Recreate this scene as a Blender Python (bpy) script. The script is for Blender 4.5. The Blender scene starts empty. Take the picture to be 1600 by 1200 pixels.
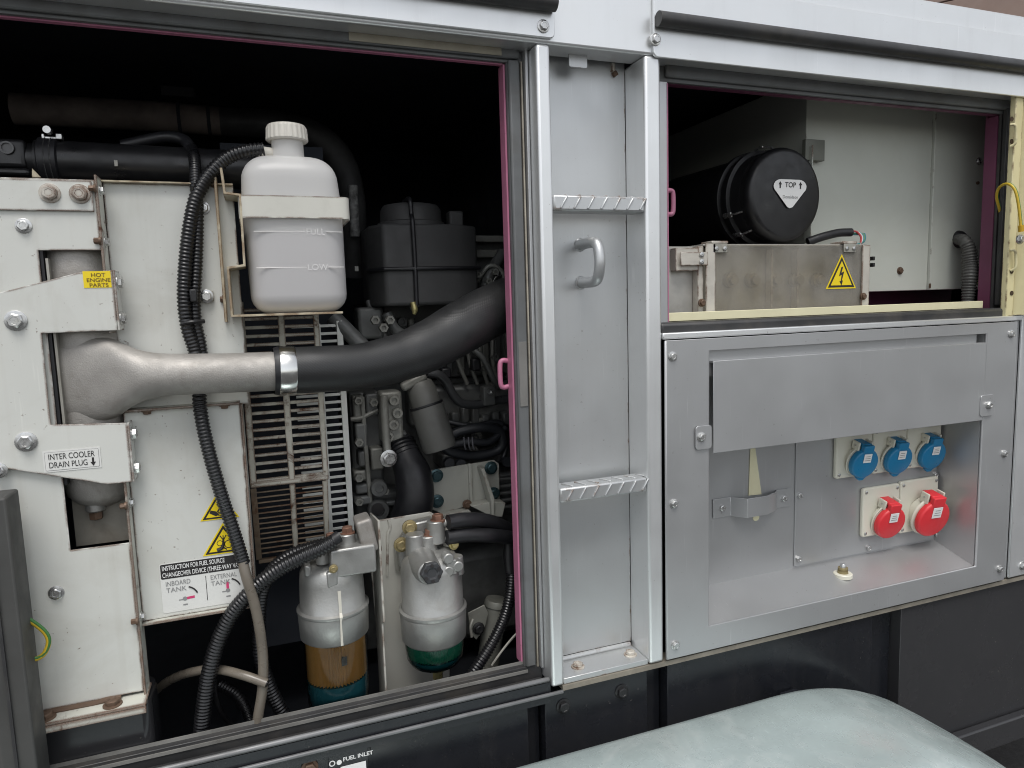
import bpy, bmesh, math, random
import numpy as np
from mathutils import Vector, Matrix
random.seed(7)
sc = bpy.context.scene
COL = sc.collection
# ------------------------------------------------------------------ camera
H = 1.45                                   # camera height above the ground; front sheet metal lies in the plane y = 0
F, YAW, PIT, ROL = 1080.0, 20.2, 6.56, -1.76
def _rot():
    a, b, c = (math.radians(t) for t in (YAW, PIT, ROL))
    Rz = np.array([[math.cos(a), -math.sin(a), 0], [math.sin(a), math.cos(a), 0], [0, 0, 1]])
    B = np.array([[1, 0, 0], [0, 0, -1], [0, 1, 0]]) @ Rz
    Rx = np.array([[1, 0, 0], [0, math.cos(b), -math.sin(b)], [0, math.sin(b), math.cos(b)]])
    Rr = np.array([[math.cos(c), -math.sin(c), 0], [math.sin(c), math.cos(c), 0], [0, 0, 1]])
    return Rr @ Rx @ B
R = _rot()
cam_d = bpy.data.cameras.new('camera'); cam = bpy.data.objects.new('camera', cam_d); COL.objects.link(cam)
cam_d.sensor_width = 36; cam_d.lens = F / 1600 * 36; cam_d.clip_start = 0.02; cam_d.clip_end = 500
cam.matrix_world = Matrix(((R[0][0], -R[1][0], -R[2][0], 0), (R[0][1], -R[1][1], -R[2][1], -1.0),
                           (R[0][2], -R[1][2], -R[2][2], H), (0, 0, 0, 1)))
sc.camera = cam
# ------------------------------------------------------------------ sky, sun, exposure (overcast daylight)
SUN_EL, SUN_AZ = 64, 16                   # azimuth measured from the direction the camera side faces (-y), towards -x
w = bpy.data.worlds.new('World'); sc.world = w; w.use_nodes = True
nt = w.node_tree
sky = nt.nodes.new('ShaderNodeTexSky'); sky.sky_type = 'NISHITA'; sky.sun_disc = False
sky.sun_elevation = math.radians(SUN_EL); sky.sun_rotation = math.radians(180 + SUN_AZ)
sky.air_density = 1.0; sky.dust_density = 1.2; sky.ozone_density = 1.0
hs = nt.nodes.new('ShaderNodeHueSaturation'); hs.inputs['Saturation'].default_value = 0.22
bg = nt.nodes['Background']; bg.inputs['Strength'].default_value = 0.125
nt.links.new(sky.outputs[0], hs.inputs['Color']); nt.links.new(hs.outputs[0], bg.inputs[0])
sd = bpy.data.lights.new('sun', 'SUN'); sun = bpy.data.objects.new('sun', sd); COL.objects.link(sun)
sd.energy = 1.5; sd.angle = math.radians(32); sd.color = (1.0, 0.975, 0.94)
_e, _a = math.radians(SUN_EL), math.radians(SUN_AZ)
_to = Vector((math.sin(_a) * math.cos(_e), math.cos(_a) * math.cos(_e), -math.sin(_e)))
sun.rotation_euler = _to.to_track_quat('-Z', 'Y').to_euler(); sun.location = (-1, -4, 6)
sc.view_settings.view_transform = 'Standard'; sc.view_settings.look = 'None'
sc.view_settings.gamma = 1; sc.view_settings.use_curve_mapping = False
sc.view_settings.exposure = 0.55
sc.render.engine = 'CYCLES'
sc.cycles.max_bounces = 8; sc.cycles.transparent_max_bounces = 12; sc.cycles.use_denoising = True; sc.cycles.filter_width = 1.05
# ------------------------------------------------------------------ measuring helpers
def ray(u, v): return R.T @ np.array([(u - 800) / F, (v - 600) / F, 1.0])
def P(u, v, Y=0.0):
    d = ray(u, v); t = (Y + 1.0) / d[1]
    return Vector((d[0] * t, Y, d[2] * t + H))
def S(u, v, Y=0.0): return (Y + 1.0) / ray(u, v)[1] / F           # metres per photo pixel at that spot
def YX(u, v, x): d = ray(u, v); return -1.0 + x / d[0] * d[1]      # depth at which that sight line reaches x
def V(*a): return Vector(a)
# ------------------------------------------------------------------ materials
MATS = {}
def mat(name, col, rough=0.5, metal=0.0, var=0.12, vscale=9.0, bump=0.0, bscale=120.0, rust=0.0, rcol=(0.13, 0.046, 0.016),
        edge=0.0, edge_r=0.004, dirt=0.0, dcol=(0.10, 0.085, 0.065), dscale=14.0, rvar=0.12, coat=0.0, sss=0.0, spec=0.5, streak=0.0, braid=False, speck=0.0, scol=(0.10, 0.05, 0.025), scratch=0.0):
    if name in MATS: return MATS[name]
    m = bpy.data.materials.new(name); m.use_nodes = True; MATS[name] = m
    N, L = m.node_tree.nodes, m.node_tree.links
    b = N['Principled BSDF']
    def nd(t, **k):
        n = N.new(t)
        for a, v in k.items(): setattr(n, a, v)
        return n
    pos = nd('ShaderNodeNewGeometry').outputs['Position']
    def noise(scale, detail=5, vec=None, dist=0.0, ro=0.55):
        n = nd('ShaderNodeTexNoise'); n.inputs['Scale'].default_value = scale; n.inputs['Detail'].default_value = detail
        n.inputs['Distortion'].default_value = dist; n.inputs['Roughness'].default_value = ro
        L.new(vec if vec is not None else pos, n.inputs['Vector']); return n.outputs['Fac']
    def math_(op, a, c):
        n = nd('ShaderNodeMath', operation=op)
        for i, x in enumerate((a, c)):
            if isinstance(x, (int, float)): n.inputs[i].default_value = x
            else: L.new(x, n.inputs[i])
        return n.outputs[0]
    def ramp(x, lo, hi, a=0.0, c=1.0):
        n = nd('ShaderNodeMapRange'); n.inputs[1].default_value = lo; n.inputs[2].default_value = hi
        n.inputs[3].default_value = a; n.inputs[4].default_value = c; L.new(x, n.inputs[0]); return n.outputs[0]
    def mix(fac, a, c):
        n = nd('ShaderNodeMix', data_type='RGBA')
        if isinstance(fac, (int, float)): n.inputs[0].default_value = fac
        else: L.new(fac, n.inputs[0])
        for i, x in ((6, a), (7, c)):
            if isinstance(x, tuple): n.inputs[i].default_value = x + (1,)
            else: L.new(x, n.inputs[i])
        return n.outputs[2]
    big = noise(vscale, 6)
    c = mix(ramp(big, 0.3, 0.7), tuple(x * (1 - var) for x in col), tuple(min(1, x * (1 + var)) for x in col))
    if streak > 0:
        mp = nd('ShaderNodeVectorMath', operation='MULTIPLY'); mp.inputs[1].default_value = (60, 60, 2.2); L.new(pos, mp.inputs[0])
        st = noise(1.0, 4, mp.outputs[0])
        c = mix(ramp(st, 0.55, 0.78, 0, streak), c, dcol)
    if dirt > 0:
        d1 = noise(dscale, 6, None, 0.6, 0.65)
        c = mix(ramp(d1, 0.5, 0.75, 0, dirt), c, dcol)
    if speck > 0:
        c = mix(math_('MULTIPLY', ramp(noise(170, 2), 0.70, 0.76, 0, speck), ramp(noise(11, 3), 0.45, 0.6)), c, scol)
    if scratch > 0:
        mp2 = nd('ShaderNodeMapping'); mp2.inputs['Rotation'].default_value = (0.3, 0.5, 0.2); mp2.inputs['Scale'].default_value = (260, 40, 9); L.new(pos, mp2.inputs[0])
        c = mix(math_('MULTIPLY', ramp(noise(1.0, 2, mp2.outputs[0]), 0.66, 0.74, 0, scratch), ramp(noise(7, 3), 0.45, 0.62)), c, tuple(min(1, x * 1.35) for x in col))
    rm = None
    if edge > 0:
        bv = nd('ShaderNodeBevel', samples=4); bv.inputs['Radius'].default_value = edge_r
        gn = nd('ShaderNodeNewGeometry')
        dt = nd('ShaderNodeVectorMath', operation='DOT_PRODUCT'); L.new(bv.outputs[0], dt.inputs[0]); L.new(gn.outputs['Normal'], dt.inputs[1])
        e = ramp(dt.outputs['Value'], 0.994, 0.97)
        rm = math_('MULTIPLY', e, ramp(noise(38, 5), 0.62 - 0.28 * edge, 0.72 - 0.2 * edge))
    if rust > 0:
        rn = ramp(noise(26, 8, None, 0.8, 0.7), 0.78 - 0.4 * rust, 0.86 - 0.34 * rust)
        rm = rn if rm is None else math_('MAXIMUM', rm, rn)
    rough_out = ramp(noise(vscale * 3, 4), 0.3, 0.7, max(0.02, rough - rvar), min(1, rough + rvar))
    met = metal
    if rm is not None:
        rc = mix(noise(90, 4), rcol, tuple(x * 0.35 for x in rcol))
        c = mix(rm, c, rc)
        rough_out = math_('MAXIMUM', rough_out, math_('MULTIPLY', rm, 0.85))
        if metal > 0: L.new(math_('MULTIPLY', math_('SUBTRACT', 1.0, rm), metal), b.inputs['Metallic'])
    if metal > 0 and rm is None: b.inputs['Metallic'].default_value = metal
    L.new(c, b.inputs['Base Color']); L.new(rough_out, b.inputs['Roughness'])
    b.inputs['Specular IOR Level'].default_value = spec
    if coat: b.inputs['Coat Weight'].default_value = coat; b.inputs['Coat Roughness'].default_value = 0.12
    if sss: b.inputs['Subsurface Weight'].default_value = sss; b.inputs['Subsurface Radius'].default_value = (0.02, 0.018, 0.016)
    hgt = None
    if bump > 0: hgt = (noise(bscale, 6), bump)
    if braid:
        uv = nd('ShaderNodeTexCoord').outputs['UV']
        sx = nd('ShaderNodeSeparateXYZ'); L.new(uv, sx.inputs[0])
        s1 = math_('SINE', math_('MULTIPLY', math_('ADD', sx.outputs[0], sx.outputs[1]), 1500.0), 0)
        s2 = math_('SINE', math_('MULTIPLY', math_('SUBTRACT', sx.outputs[0], sx.outputs[1]), 1500.0), 0)
        hgt = (math_('MAXIMUM', s1, s2), 0.10)
    if hgt:
        bp = nd('ShaderNodeBump'); bp.inputs['Strength'].default_value = hgt[1]; bp.inputs['Distance'].default_value = 0.0015
        L.new(hgt[0], bp.inputs['Height']); L.new(bp.outputs[0], b.inputs['Normal'])
    return m
SILVER = mat('silver_paint', (0.76, 0.77, 0.77), 0.36, 0.72, 0.025, 5, 0.02, 400, rvar=0.05, streak=0.07, speck=0.35, scratch=0.25, dirt=0.07, dcol=(0.36, 0.35, 0.33), dscale=8)
SILVER_W = mat('silver_paint_worn', (0.53, 0.54, 0.542), 0.38, 0.7, 0.04, 4, 0.04, 300, rvar=0.05, streak=0.10, speck=0.4, scratch=0.35, dirt=0.16, dcol=(0.44, 0.43, 0.40), dscale=7, edge=0.3, rcol=(0.2, 0.11, 0.06))
SILVER_D = mat('silver_panel', (0.46, 0.465, 0.468), 0.40, 0.66, 0.04, 3, 0.02, 400, rvar=0.07, streak=0.08, speck=0.4, scratch=0.55, dirt=0.14, dcol=(0.45, 0.45, 0.45), dscale=5)
SHROUD = mat('shroud_paint', (0.61, 0.615, 0.575), 0.42, 0, 0.05, 4, 0.03, 200, edge=1.0, streak=0.16, speck=0.9, scratch=0.2, dirt=0.3, dcol=(0.36, 0.33, 0.27), dscale=9)
SHROUD_R = mat('shroud_paint_rusty', (0.56, 0.56, 0.50), 0.5, 0, 0.08, 8, 0.06, 200, rust=0.6, edge=1.5, edge_r=0.008, dirt=0.5)
GUARD = mat('guard_paint', (0.50, 0.48, 0.41), 0.5, 0, 0.12, 12, 0.05, 200, rust=0.6, edge=1.0, dirt=0.5, dcol=(0.16, 0.13, 0.10), dscale=20)
GUARD_L = mat('guard_paint_lit', (0.68, 0.69, 0.65), 0.45, 0, 0.08, 12, 0.03, 200, dirt=0.25)  # paler copy of the guard colour, stands in for stronger light on the rear guard
GUARD_D = mat('guard_paint_dirty', (0.19, 0.14, 0.095), 0.6, 0, 0.3, 20, 0.06, 200, rust=0.62, dirt=0.7, dcol=(0.04, 0.035, 0.03), dscale=22)
BRASSY = mat('zinc_yellow_edge', (0.50, 0.44, 0.32), 0.4, 0.35, 0.15, 12, 0.03, 200, rust=0.34, edge=0.8, rcol=(0.2, 0.10, 0.04))
CAST = mat('cast_aluminium', (0.36, 0.342, 0.318), 0.55, 0.45, 0.16, 18, 0.35, 520, dirt=0.75, dcol=(0.19, 0.165, 0.14), dscale=13, speck=0.6, scol=(.62, .6, .56))
CAST_L = mat('die_cast_aluminium', (0.38, 0.38, 0.365), 0.42, 0.7, 0.10, 14, 0.2, 300, dirt=0.4, dcol=(0.24, 0.22, 0.18), dscale=18)
STEEL = mat('zinc_steel', (0.56, 0.56, 0.55), 0.3, 0.9, 0.12, 60, 0.05, 300, dirt=0.25, dcol=(0.25, 0.23, 0.2), dscale=60)
STEEL_R = mat('rusty_bolt_steel', (0.13, 0.082, 0.055), 0.55, 0.35, 0.2, 60, 0.1, 300, rust=0.55, dirt=0.4, dscale=60)
COPPER = mat('copper_washer', (0.22, 0.12, 0.085), 0.55, 0.5, 0.25, 60, 0.1, 300)
YZINC = mat('yellow_zinc', (0.33, 0.27, 0.14), 0.5, 0.6, 0.15, 50, 0.05, 300, dirt=0.3, dscale=50)
BRASS = mat('brass', (0.55, 0.48, 0.22), 0.35, 0.7, 0.1, 50)
TEALB = mat('teal_bolt_paint', (0.045, 0.085, 0.095), 0.35, 0.5, 0.2, 60, 0.05, 300)
CHROME = mat('clamp_steel', (0.70, 0.70, 0.68), 0.2, 1.0, 0.06, 40, 0.02, 200, rvar=0.06)
RUBBER = mat('black_rubber', (0.012, 0.012, 0.014), 0.45, 0, 0.25, 20, 0.06, 260)
RUBBER_G = mat('grey_seal_rubber', (0.125, 0.13, 0.132), 0.55, 0, 0.2, 10, 0.06, 160, dirt=0.6, dcol=(0.075, 0.068, 0.055), dscale=11, scratch=0.5)
RUBBER_K = mat('dark_seal_rubber', (0.035, 0.035, 0.036), 0.45, 0, 0.25, 14, 0.08, 160, dirt=0.4, dcol=(0.12, 0.105, 0.085), dscale=10)
BRAID = mat('braided_rubber', (0.018, 0.0185, 0.019), 0.44, 0, 0.12, 8, braid=True, dirt=0.15, dcol=(0.09, 0.085, 0.08))
CONDUIT = mat('corrugated_black_plastic', (0.008, 0.008, 0.009), 0.32, 0, 0.2, 20, spec=0.6)
PLASTIC_K = mat('black_plastic', (0.012, 0.012, 0.013), 0.38, 0, 0.2, 12, 0.04, 300)
BLACKP = mat('black_gloss_paint', (0.010, 0.011, 0.014), 0.26, 0, 0.2, 4, 0.01, 60, speck=0.5, scol=(.12, .11, .10), streak=0.1, dirt=0.10, dcol=(0.06, 0.055, 0.05), dscale=40, rvar=0.08)
BLACKG = mat('charcoal_paint_and_reflection', (0.032, 0.032, 0.034), 0.22, 0, 0.1, 3, 0.008, 60, speck=0.5, scol=(.16, .15, .13), dirt=0.05, dcol=(0.09, 0.085, 0.08), dscale=30)
DARKIN = mat('dark_lining', (0.018, 0.021, 0.028), 0.9, 0, 0.2, 5, 0.1, 60)
ENGINE = mat('engine_paint', (0.105, 0.108, 0.105), 0.45, 0.15, 0.3, 16, 0.3, 90, dirt=0.45, dcol=(0.035, 0.03, 0.026), dscale=20)
ENGINE_L = mat('engine_cast_light', (0.21, 0.21, 0.19), 0.5, 0.25, 0.2, 16, 0.3, 120, dirt=0.5, dcol=(0.06, 0.05, 0.04), dscale=24)
BREATH = mat('charcoal_moulded_cover', (0.052, 0.052, 0.052), 0.6, 0, 0.12, 14, 0.15, 160, dirt=0.2, dcol=(0.05, 0.05, 0.05))
EXH = mat('sooty_exhaust', (0.15, 0.125, 0.11), 0.75, 0.1, 0.4, 20, 0.4, 140, dirt=0.4, dcol=(0.12, 0.10, 0.08), dscale=30)
PINK = mat('magenta_paint', (0.47, 0.17, 0.27), 0.42, 0, 0.1, 14, dirt=.25, dcol=(.25, .12, .14), speck=.5)
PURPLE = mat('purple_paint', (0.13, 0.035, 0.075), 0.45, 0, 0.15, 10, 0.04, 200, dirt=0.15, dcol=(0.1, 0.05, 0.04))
CREAM = mat('cream_paint', (0.66, 0.60, 0.36), 0.45, 0, 0.06, 10, 0.04, 200, edge=0.5, dirt=0.15, dcol=(0.34, 0.24, 0.12), dscale=16)
CREAM_L = mat('cream_lip', (0.72, 0.68, 0.46), 0.45, 0, 0.06, 10, 0.03, 200, dirt=0.15, dcol=(0.36, 0.28, 0.16))
CABINET = mat('cabinet_paint', (0.55, 0.57, 0.51), 0.45, 0, 0.05, 5, 0.03, 200, edge=0.25, dirt=0.12, dcol=(0.33, 0.28, 0.2), dscale=6)
DIRTYSTEEL = mat('stained_sheet', (0.44, 0.43, 0.40), 0.45, 0.3, 0.2, 16, 0.06, 120, streak=0.0, dirt=0.5, dcol=(0.17, 0.15, 0.12), dscale=10)
CLAMPZ = mat('stained_white_zinc', (0.55, 0.52, 0.46), 0.45, 0.2, 0.12, 20, 0.06, 200, rust=0.28, edge=0.8, dirt=0.3)
TAPE = mat('aged_foam_tape', (0.30, 0.275, 0.215), 0.75, 0, 0.18, 18, 0.2, 200, dirt=0.3, dcol=(0.18, 0.16, 0.13))
IVORY = mat('ivory_plastic', (0.66, 0.64, 0.54), 0.42, 0, 0.03, 10)
BLUE = mat('blue_plastic', (0.012, 0.19, 0.38), 0.38, 0, 0.06, 20)
RED = mat('red_plastic', (0.70, 0.035, 0.045), 0.4, 0, 0.05, 20)
WHITE = mat('white_label', (0.78, 0.78, 0.76), 0.5, 0, 0.03, 30)
STICK_W = mat('white_sticker', (0.70, 0.70, 0.67), 0.45, 0, 0.03, 20)
STICK_Y = mat('yellow_sticker', (0.82, 0.62, 0.01), 0.45, 0, 0.04, 20)
INK = mat('black_ink', (0.02, 0.018, 0.018), 0.5, 0, 0.1, 30)
INK_G = mat('grey_ink', (0.24, 0.24, 0.24), 0.5, 0, 0.1, 30)
INK_P = mat('pink_ink', (0.60, 0.05, 0.16), 0.5, 0, 0.1, 30)
CAPW = mat('white_cap_plastic', (0.68, 0.65, 0.58), 0.45, 0, 0.05, 30, sss=0.1)
PAPER = mat('amber_filter_paper', (0.43, 0.255, 0.085), 0.6, 0, 0.12, 30)
FUELT = mat('teal_fuel', (0.02, 0.11, 0.15), 0.2, 0, 0.2, 20)
GREENF = mat('green_cartridge', (0.035, 0.17, 0.12), 0.3, 0, 0.2, 20)
GALV = mat('galvanised_steel', (0.44, 0.515, 0.505), 0.28, 0.35, 0.10, 9, 0.06, 160, dirt=0.7, dcol=(0.66, 0.71, 0.69), dscale=8, rvar=0.10, coat=0.15, speck=0.6, scol=(.2, .24, .24), scratch=0.8, streak=0.0)
CLEARH = mat('stained_clear_hose', (0.15, 0.13, 0.105), 0.3, 0, 0.2, 20, dirt=0.3, dcol=(0.09, 0.07, 0.05), spec=0.6)
GREYPOST = mat('weathered_grey_post', (0.055, 0.055, 0.052), 0.6, 0, 0.2, 9, 0.06, 120, streak=0.5, dcol=(0.12, 0.11, 0.10))
ASPHALT = mat('asphalt', (0.055, 0.054, 0.053), 0.9, 0, 0.3, 60, 0.9, 260, dirt=0.5, dcol=(0.12, 0.115, 0.11), dscale=160)
SIDING = mat('brown_siding', (0.24, 0.17, 0.14), 0.7, 0, 0.08, 3, 0.1, 30)
WIRE_Y = mat('yellow_wire', (0.55, 0.38, 0.03), 0.4); WIRE_G = mat('green_wire', (0.05, 0.17, 0.045), 0.4)
WIRE_R = mat('red_wire', (0.45, 0.06, 0.06), 0.4); WIRE_W = mat('white_wire', (0.6, 0.6, 0.58), 0.4); WIRE_T = mat('teal_wire', (0.06, 0.2, 0.24), 0.4)
BROWNST = mat('stained_cavity_sheet', (0.25, 0.235, 0.20), 0.6, 0, 0.2, 14, 0.08, 160, rust=0.3, dirt=0.6, dcol=(0.12, 0.085, 0.055))
FLY = mat('dirty_zinc_sheet', (0.36, 0.35, 0.31), 0.4, 0.4, 0.1, 14, 0.05, 200, dirt=0.4)
def mix_mat(name, col, rough, trans, tint=(1, 1, 1), sss=True):       # thin sheet: part opaque, part see-through
    m = bpy.data.materials.new(name); m.use_nodes = True; MATS[name] = m
    N, L = m.node_tree.nodes, m.node_tree.links; b = N['Principled BSDF']; out = N['Material Output']
    b.inputs['Base Color'].default_value = col + (1,); b.inputs['Roughness'].default_value = rough
    t = N.new('ShaderNodeBsdfTransparent'); t.inputs[0].default_value = tint + (1,)
    x = N.new('ShaderNodeMixShader'); L.new(t.outputs[0], x.inputs[2])
    if sss:
        tr = N.new('ShaderNodeBsdfTranslucent'); tr.inputs[0].default_value = col + (1,)
        y = N.new('ShaderNodeMixShader'); y.inputs[0].default_value = 0.35
        L.new(b.outputs[0], y.inputs[1]); L.new(tr.outputs[0], y.inputs[2]); L.new(y.outputs[0], x.inputs[1])
    else: L.new(b.outputs[0], x.inputs[1])
    x.inputs[0].default_value = trans
    if name == 'stained_acrylic':
        n = N.new('ShaderNodeTexNoise'); n.inputs['Scale'].default_value = 14; n.inputs['Detail'].default_value = 8
        g = N.new('ShaderNodeNewGeometry'); vm = N.new('ShaderNodeVectorMath'); vm.operation = 'MULTIPLY'; vm.inputs[1].default_value = (1.0, 1.0, 0.8)
        L.new(g.outputs['Position'], vm.inputs[0]); L.new(vm.outputs[0], n.inputs['Vector'])
        r = N.new('ShaderNodeMapRange'); r.inputs[1].default_value = .3; r.inputs[2].default_value = .7; r.inputs[3].default_value = trans - .14; r.inputs[4].default_value = trans + .16
        L.new(n.outputs['Fac'], r.inputs[0]); L.new(r.outputs[0], x.inputs[0])
    L.new(x.outputs[0], out.inputs[0]); return m
BOTTLE = mix_mat('milky_bottle_plastic', (0.98, 0.97, 0.95), 0.26, 0.30)
COOLANT = mat('pale_coolant', (0.07, 0.05, 0.075), 0.3, 0, 0.04, 10)
ACRYL = mix_mat('stained_acrylic', (0.40, 0.385, 0.355), 0.2, 0.70, (0.9, 0.87, 0.8), False)
def glass_mat(name, tint):
    m = bpy.data.materials.new(name); m.use_nodes = True
    N, L = m.node_tree.nodes, m.node_tree.links; out = N['Material Output']
    t = N.new('ShaderNodeBsdfTransparent'); t.inputs[0].default_value = tint + (1,)
    g = N.new('ShaderNodeBsdfGlossy'); g.inputs['Roughness'].default_value = 0.12
    fr = N.new('ShaderNodeFresnel'); fr.inputs[0].default_value = 1.45; x = N.new('ShaderNodeMixShader')
    L.new(fr.outputs[0], x.inputs[0]); L.new(t.outputs[0], x.inputs[1]); L.new(g.outputs[0], x.inputs[2]); L.new(x.outputs[0], out.inputs[0])
    return m
BOWL = glass_mat('clear_bowl', (0.94, 0.93, 0.87)); BOWL_G = glass_mat('green_bowl', (0.66, 0.9, 0.82))
# ------------------------------------------------------------------ object helpers
def thing(name, label, cat, loc=(0, 0, 0), group=None):
    o = bpy.data.objects.new(name, None); o.empty_display_size = 0.05; COL.objects.link(o); o.location = loc
    o['label'] = label; o['category'] = cat
    if group: o['group'] = group
    return o
def tag(o, label, cat, group=None):
    o['label'] = label; o['category'] = cat
    if group: o['group'] = group
    return o
def root_loc(p):
    s = Vector((0, 0, 0))
    while p is not None: s += p.location; p = p.parent
    return s
def basis(axis):                                   # right-handed frame whose z is the axis
    z = Vector(axis).normalized(); h = Vector((0, 0, 1)) if abs(z.z) < 0.9 else Vector((0, 1, 0))
    x = h.cross(z).normalized(); return x, z.cross(x), z
class MB:
    def __init__(s): s.v = []; s.f = []; s.uv = {}
    def add(s, v, f): n = len(s.v); s.v += [Vector(p) for p in v]; s.f += [tuple(i + n for i in q) for q in f]; return s
    def box(s, a, b):
        (x0, y0, z0), (x1, y1, z1) = a, b
        x0, x1 = sorted((x0, x1)); y0, y1 = sorted((y0, y1)); z0, z1 = sorted((z0, z1))
        return s.add([(x0, y0, z0), (x1, y0, z0), (x1, y1, z0), (x0, y1, z0), (x0, y0, z1), (x1, y0, z1), (x1, y1, z1), (x0, y1, z1)],
                     [(3, 2, 1, 0), (4, 5, 6, 7), (0, 1, 5, 4), (1, 2, 6, 5), (2, 3, 7, 6), (3, 0, 4, 7)])
    def obox(s, c, size, ax, ay, az):               # oriented box
        c = Vector(c); v = []
        for k in (-1, 1):
            for i, j in ((-1, -1), (1, -1), (1, 1), (-1, 1)): v.append(c + ax * (i * size[0] / 2) + ay * (j * size[1] / 2) + az * (k * size[2] / 2))
        return s.add(v, [(3, 2, 1, 0), (4, 5, 6, 7), (0, 1, 5, 4), (1, 2, 6, 5), (2, 3, 7, 6), (3, 0, 4, 7)])
    def prism(s, poly, d):                          # polygon (world points) extruded by vector d
        n = len(poly); d = Vector(d); p = [Vector(q) for q in poly]
        return s.add(p + [q + d for q in p], [tuple(range(n))[::-1], tuple(range(n, 2 * n))] + [(i, (i + 1) % n, n + (i + 1) % n, n + i) for i in range(n)])
    def bar(s, a, b, wx, wy, up=(0, 0, 1)):
        a, b = Vector(a), Vector(b); z = (b - a).normalized(); x = Vector(up).cross(z)
        if x.length < 1e-4: x = Vector((0, 1, 0)).cross(z)
        x.normalize(); y = z.cross(x)
        return s.obox((a + b) / 2, (wx, wy, (b - a).length), x, y, z)
    def lathe(s, prof, o, axis, seg=32, a0=0, caps=True):      # prof: (distance along axis, radius)
        x, y, z = basis(axis); o = Vector(o); v = []; f = []
        for (h, r) in prof:
            for k in range(seg):
                a = a0 + 2 * math.pi * k / seg; v.append(o + z * h + x * (r * math.cos(a)) + y * (r * math.sin(a)))
        for i in range(len(prof) - 1):
            for k in range(seg):
                k2 = (k + 1) % seg; f.append((i * seg + k, i * seg + k2, (i + 1) * seg + k2, (i + 1) * seg + k))
        if caps: f.append(tuple(range(seg))[::-1]); f.append(tuple((len(prof) - 1) * seg + k for k in range(seg)))
        return s.add(v, f)
    def tube(s, path, r, seg=16, step=0.01, pitch=0, dep=0.86, caps=True, spline=True):
        pts = [Vector(p) for p in path]
        rs = list(r) if isinstance(r, (list, tuple)) else [r] * len(pts)
        if spline and len(pts) > 2:
            A = [pts[0] * 2 - pts[1]] + pts + [pts[-1] * 2 - pts[-2]]; out = []; ro = []
            for i in range(len(pts) - 1):
                p0, p1, p2, p3 = A[i:i + 4]; n = 24
                for k in range(n):
                    t = k / n; out.append(0.5 * ((2 * p1) + (p2 - p0) * t + (2 * p0 - 5 * p1 + 4 * p2 - p3) * t * t + (3 * p1 - p0 - 3 * p2 + p3) * t ** 3))
                    tt = t * t * (3 - 2 * t); ro.append(rs[i] * (1 - tt) + rs[i + 1] * tt)
            out.append(pts[-1]); ro.append(rs[-1])
        else: out, ro = pts, rs
        cum = [0]
        for i in range(1, len(out)): cum.append(cum[-1] + (out[i] - out[i - 1]).length)
        T = cum[-1]
        if pitch: ts = [i * pitch / 4 for i in range(int(T / pitch * 4) + 1)]
        elif spline: n = max(2, int(T / step)); ts = [T * i / n for i in range(n + 1)]
        else: ts = cum
        q = []; rr = []
        j = 0
        for t in ts:
            while j < len(cum) - 2 and cum[j + 1] < t: j += 1
            k = (t - cum[j]) / max(1e-9, cum[j + 1] - cum[j]); q.append(out[j].lerp(out[j + 1], k)); rr.append(ro[j] * (1 - k) + ro[j + 1] * k)
        if pitch: rr = [x * (1 if i % 4 in (0, 1) else dep) for i, x in enumerate(rr)]
        tg = [(q[min(i + 1, len(q) - 1)] - q[max(i - 1, 0)]).normalized() for i in range(len(q))]
        x, y, z = basis(tg[0]); base = len(s.v); f = []; v = []
        for i, p in enumerate(q):
            x = (x - tg[i] * x.dot(tg[i])).normalized(); y = tg[i].cross(x)
            for k in range(seg):
                a = 2 * math.pi * k / seg; v.append(p + x * (rr[i] * math.cos(a)) + y * (rr[i] * math.sin(a)))
                s.uv[base + i * seg + k] = (a * rr[i], ts[i])
        for i in range(len(q) - 1):
            for k in range(seg):
                k2 = (k + 1) % seg; f.append((i * seg + k, i * seg + k2, (i + 1) * seg + k2, (i + 1) * seg + k))
        if caps: f.append(tuple(range(seg))[::-1]); f.append(tuple((len(q) - 1) * seg + k for k in range(seg)))
        return s.add(v, f)
    def build(s, name, m, parent=None, bevel=0.0, smooth=True, ang=38, seg=2):
        off = root_loc(parent)
        me = bpy.data.meshes.new(name); me.from_pydata([tuple(p - off) for p in s.v], [], s.f)
        if s.uv:
            ul = me.uv_layers.new(name='UVMap')
            for l in me.loops: ul.data[l.index].uv = s.uv.get(l.vertex_index, (0, 0))
        bm = bmesh.new(); bm.from_mesh(me); bmesh.ops.recalc_face_normals(bm, faces=bm.faces); bm.to_mesh(me); bm.free()
        me.materials.append(m)
        if smooth:
            me.polygons.foreach_set('use_smooth', [True] * len(me.polygons)); me.set_sharp_from_angle(angle=math.radians(ang))
        o = bpy.data.objects.new(name, me); COL.objects.link(o); o.parent = parent
        if bevel:
            md = o.modifiers.new('bevel', 'BEVEL'); md.width = bevel; md.segments = seg; md.limit_method = 'ANGLE'; md.angle_limit = math.radians(40); md.harden_normals = False
        return o
def struct(o): o['kind'] = 'structure'; return o
_BOLT = {}
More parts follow.
